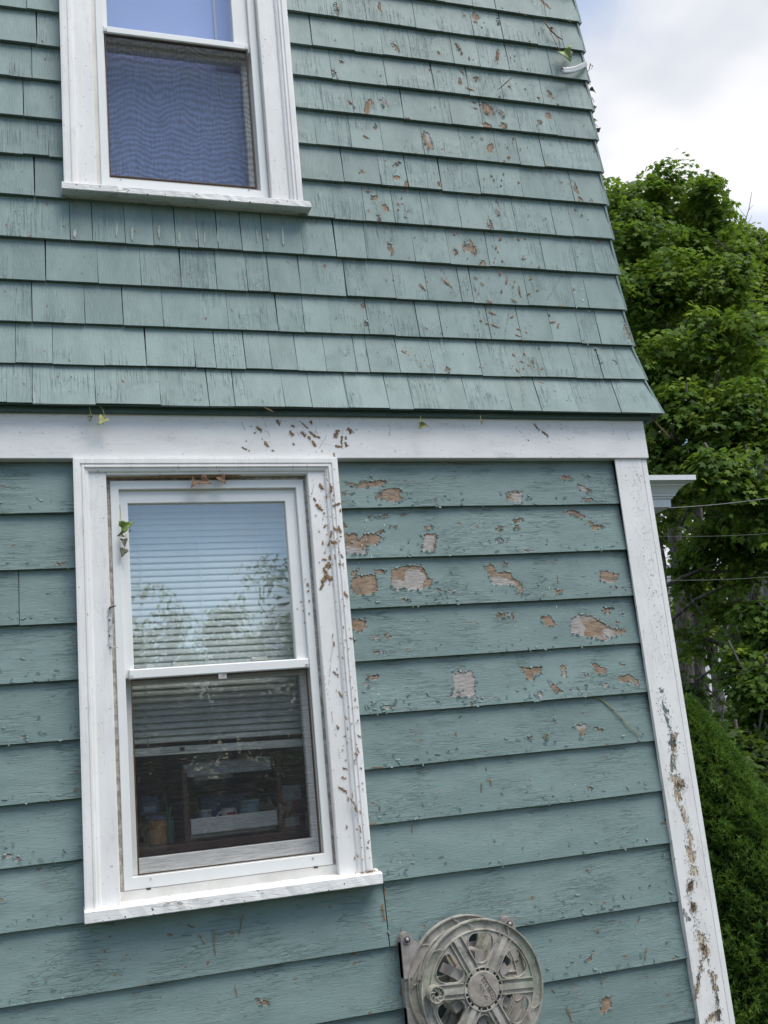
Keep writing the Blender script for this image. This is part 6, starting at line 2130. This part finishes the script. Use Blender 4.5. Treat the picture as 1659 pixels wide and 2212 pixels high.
# trees on the viewer's side of the lawn: they show in the panes
for (x, y, h, rad, lb) in [(1.2, -24, 6.5, 2.6, 'tall tree mirrored in the middle of the lower window pane'), (4.6, -25, 6.6, 3.0, 'broad tree mirrored at the right of the lower window pane'), (-2.6, -23, 6.9, 2.0, 'tree mirrored at the left of the lower window pane'), (8.6, -27, 8.0, 3.0, 'tree across the lawn far to the right in the mirrored view'),
                           (-7.0, -26, 8.5, 3.0, 'tree across the lawn far to the left in the mirrored view'), (-0.7, -25.5, 5.8, 2.4, 'low tree mirrored between the left and middle trees of the pane'), (3.0, -26, 6.0, 2.6, 'low tree mirrored right of the middle of the pane'), (6.6, -25, 6.0, 2.1, 'bushy tree across the lawn just right of the mirrored view'), (-4.8, -25, 6.0, 2.2, 'bushy tree across the lawn just left of the mirrored view'), (13.5, -26, 9, 3.2, 'outermost tree across the lawn on the right'), (-12.5, -26, 9, 3.2, 'outermost tree across the lawn on the left')]:
    b0 = np.array([x, y, GZ])
    lob = []
    for q in range(9):
        fz = .25 + .7 * (q / 8)
        wv_ = rad * (1.05 - .75 * (q / 8)) * .6
        lob.append((b0 + np.array([rng.normal() * wv_ * .8, rng.normal() * wv_ * .8, h * fz]), rad * (.75 - .35 * q / 8)))
    near = abs(x - 1.0) < 6.2
    make_tree('lawn_tree', b0, lob, lb, M['leafD'], M['bark'], 13500 if near else 4500, .13 if near else .26, [([b0, b0 + np.array([0, 0, h * .5]), b0 + np.array([.1, 0, h * .9])], [.22, .16, .04])], 'trees across the lawn', outline=SIMPLE, per_spray=18, limb=False)
# hedge line across the lawn closing the view below the trees
hv = []
for i in range(64):
    hv.append((np.array([-22 + i * .7 + rng.normal() * .2, -28 + rng.normal() * .5, GZ + (1.0 if i % 2 else 2.7) + rng.random() * .9]), 1.45))
make_tree('hedge', (0, -28, GZ), hv, 'long leafy hedge across the lawn behind the viewer', M['leafC'], M['bark'], 20000, .26, [([np.array([0, -28, GZ]), np.array([0, -28, GZ + 1.2])], [.05, .02])], None, outline=SIMPLE, per_spray=14, limb=False, cat='hedge')

# distant wood edge beyond the neighbour
hv = []
for i in range(70):
    hv.append((np.array([-25 + i * 1.6 + rng.normal() * .5, 52 + rng.normal() * 1.5, GZ + rng.uniform(.8, 3.2)]), 1.9))
n_ = 9000
ii = rng.integers(0, 70, n_)
dd = rng.normal(size=(n_, 3))
dd /= np.linalg.norm(dd, axis=1, keepdims=True)
Pw = np.array([h[0] for h in hv])[ii] + dd * rng.random((n_, 1)) ** .4 * 1.9
Pw[:, 2] = np.maximum(Pw[:, 2], GZ + .1)
tw = leaves_mesh('distant_wood', Pw, dd + np.array([0, 0, .6]), rng.normal(size=(n_, 3)) + np.array([0, 0, -.4]), rng.uniform(.35, .6, n_), np.clip(rng.normal(.35, .2, n_), 0, 1), M['leafC'], None, SIMPLE)
tag(tw, 'low distant wood edge beyond the neighbouring house', 'wood', kind='stuff')

# ------------------------------------------------------------------ dwarf spruce
SD = 5.6
sa = DI(1478, 1512, SD)
sb = np.array([sa[0], sa[1], GZ])
H = sa[2] - GZ
spr = empty('dwarf_spruce', tuple(sb), 'dense conical dwarf spruce beside the white corner board', 'spruce')
def sprof(u):
    """radius at fraction u below the tip (0..1)"""
    d_ = u * H
    return .36 * (1 - math.exp(-d_ / .5)) + .11 * d_
Nn = 30000
hh = rng.random(Nn) ** .75
uu = hh
az = rng.uniform(0, 2 * PI, Nn)
rr = np.array([sprof(q) for q in uu])
lump = 1 + .09 * np.sin(az * 5 + uu * 23) * np.sin(uu * 31 + 2 * az) + .06 * np.sin(az * 11 - uu * 47) + .05 * np.sin(az * 17 + uu * 71)
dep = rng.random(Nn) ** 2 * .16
R2 = rr * lump * (1 - dep) + .015
P = np.stack([R2 * np.cos(az), R2 * np.sin(az), H * (1 - uu) + rng.normal(0, .01, Nn)], 1)
out = np.stack([np.cos(az), np.sin(az), np.full(Nn, .55) + .4 * (1 - uu)], 1)
out += rng.normal(0, .35, out.shape)
out /= np.linalg.norm(out, axis=1, keepdims=True)
K = 10
Vn, Fn, tn = [], [], []
d_ = out[:, None] * .9 + rng.normal(0, .55, (Nn, K, 3))
d_ /= np.linalg.norm(d_, axis=2, keepdims=True)
L = rng.uniform(.016, .032, (Nn, K, 1))
sd_ = np.cross(d_, rng.normal(size=(Nn, K, 3)))
sd_ /= np.linalg.norm(sd_, axis=2, keepdims=True)
st_ = P[:, None] + out[:, None] * rng.uniform(-.02, .02, (Nn, K, 1))
V = np.stack([st_ - sd_ * .0026, st_ + sd_ * .0026, st_ + d_ * L], 2).reshape(-1, 3)
Fa = np.arange(len(V)).reshape(-1, 3)
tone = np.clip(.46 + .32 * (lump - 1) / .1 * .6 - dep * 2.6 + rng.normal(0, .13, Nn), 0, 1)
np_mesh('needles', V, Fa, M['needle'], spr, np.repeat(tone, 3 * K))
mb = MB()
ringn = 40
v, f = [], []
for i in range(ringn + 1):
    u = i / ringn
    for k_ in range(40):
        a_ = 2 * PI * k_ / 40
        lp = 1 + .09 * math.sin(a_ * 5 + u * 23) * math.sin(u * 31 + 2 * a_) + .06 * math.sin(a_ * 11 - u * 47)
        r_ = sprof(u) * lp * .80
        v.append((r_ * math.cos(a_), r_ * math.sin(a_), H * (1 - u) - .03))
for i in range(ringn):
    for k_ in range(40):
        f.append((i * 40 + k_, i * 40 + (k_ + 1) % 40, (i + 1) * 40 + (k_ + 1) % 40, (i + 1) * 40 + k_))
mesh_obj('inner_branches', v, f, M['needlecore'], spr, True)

# ------------------------------------------------------------------ neighbour's porch far right
nb = DI(1668, 1690, 27)
nbase = (nb[0], nb[1], GZ)
nh = empty('neighbour_house', nbase, 'white neighbouring house with porch railing glimpsed behind the spruce', 'house')
fx, fy = nb[0], nb[1]
ztop2 = nb[2] + .35
MB().box(fx - 1.2, fx + 9, fy + 1.8, fy + 8, GZ, GZ + 4.2).build('wall', M['nbwhite'], nh)
MB().add([(fx - 1.5, fy + 1.4, GZ + 4.21), (fx + 9.3, fy + 1.4, GZ + 4.21), (fx + 9.3, fy + 8.3, GZ + 4.21), (fx - 1.5, fy + 8.3, GZ + 4.21), (fx - 1.5, fy + 4.9, GZ + 6.6), (fx + 9.3, fy + 4.9, GZ + 6.6)], [(0, 1, 5, 4), (2, 3, 4, 5), (1, 2, 5), (3, 0, 4), (3, 2, 1, 0)]).build('roof', M['nbroof'], nh)
MB().box(fx - 1.0, fx + 5, fy, fy + 1.79, GZ, nb[2] - .75).build('porch_floor', M['nbwhite'], nh)
rl = MB().box(fx - 1.0, fx + 5, fy + .02, fy + .10, nb[2] + .22, nb[2] + .30).build('porch_rail', M['nbwhite'], nh)
MB().box(fx - 1.0, fx + 5, fy + .02, fy + .10, nb[2] - .66, nb[2] - .58).build('porch_rail', M['nbwhite'], nh)
bal = None
for i in range(40):
    xx = fx - .95 + i * .15
    if bal is None:
        bal = MB().box(-.025, .025, -.025, .025, 0, .798).build('baluster', M['nbwhite'])
        o = bal
    else:
        o = bal.copy()
        COL.objects.link(o)
    o.parent = nh
    o.location = (xx - nbase[0], fy + .06 - nbase[1], nb[2] - .579 - nbase[2])
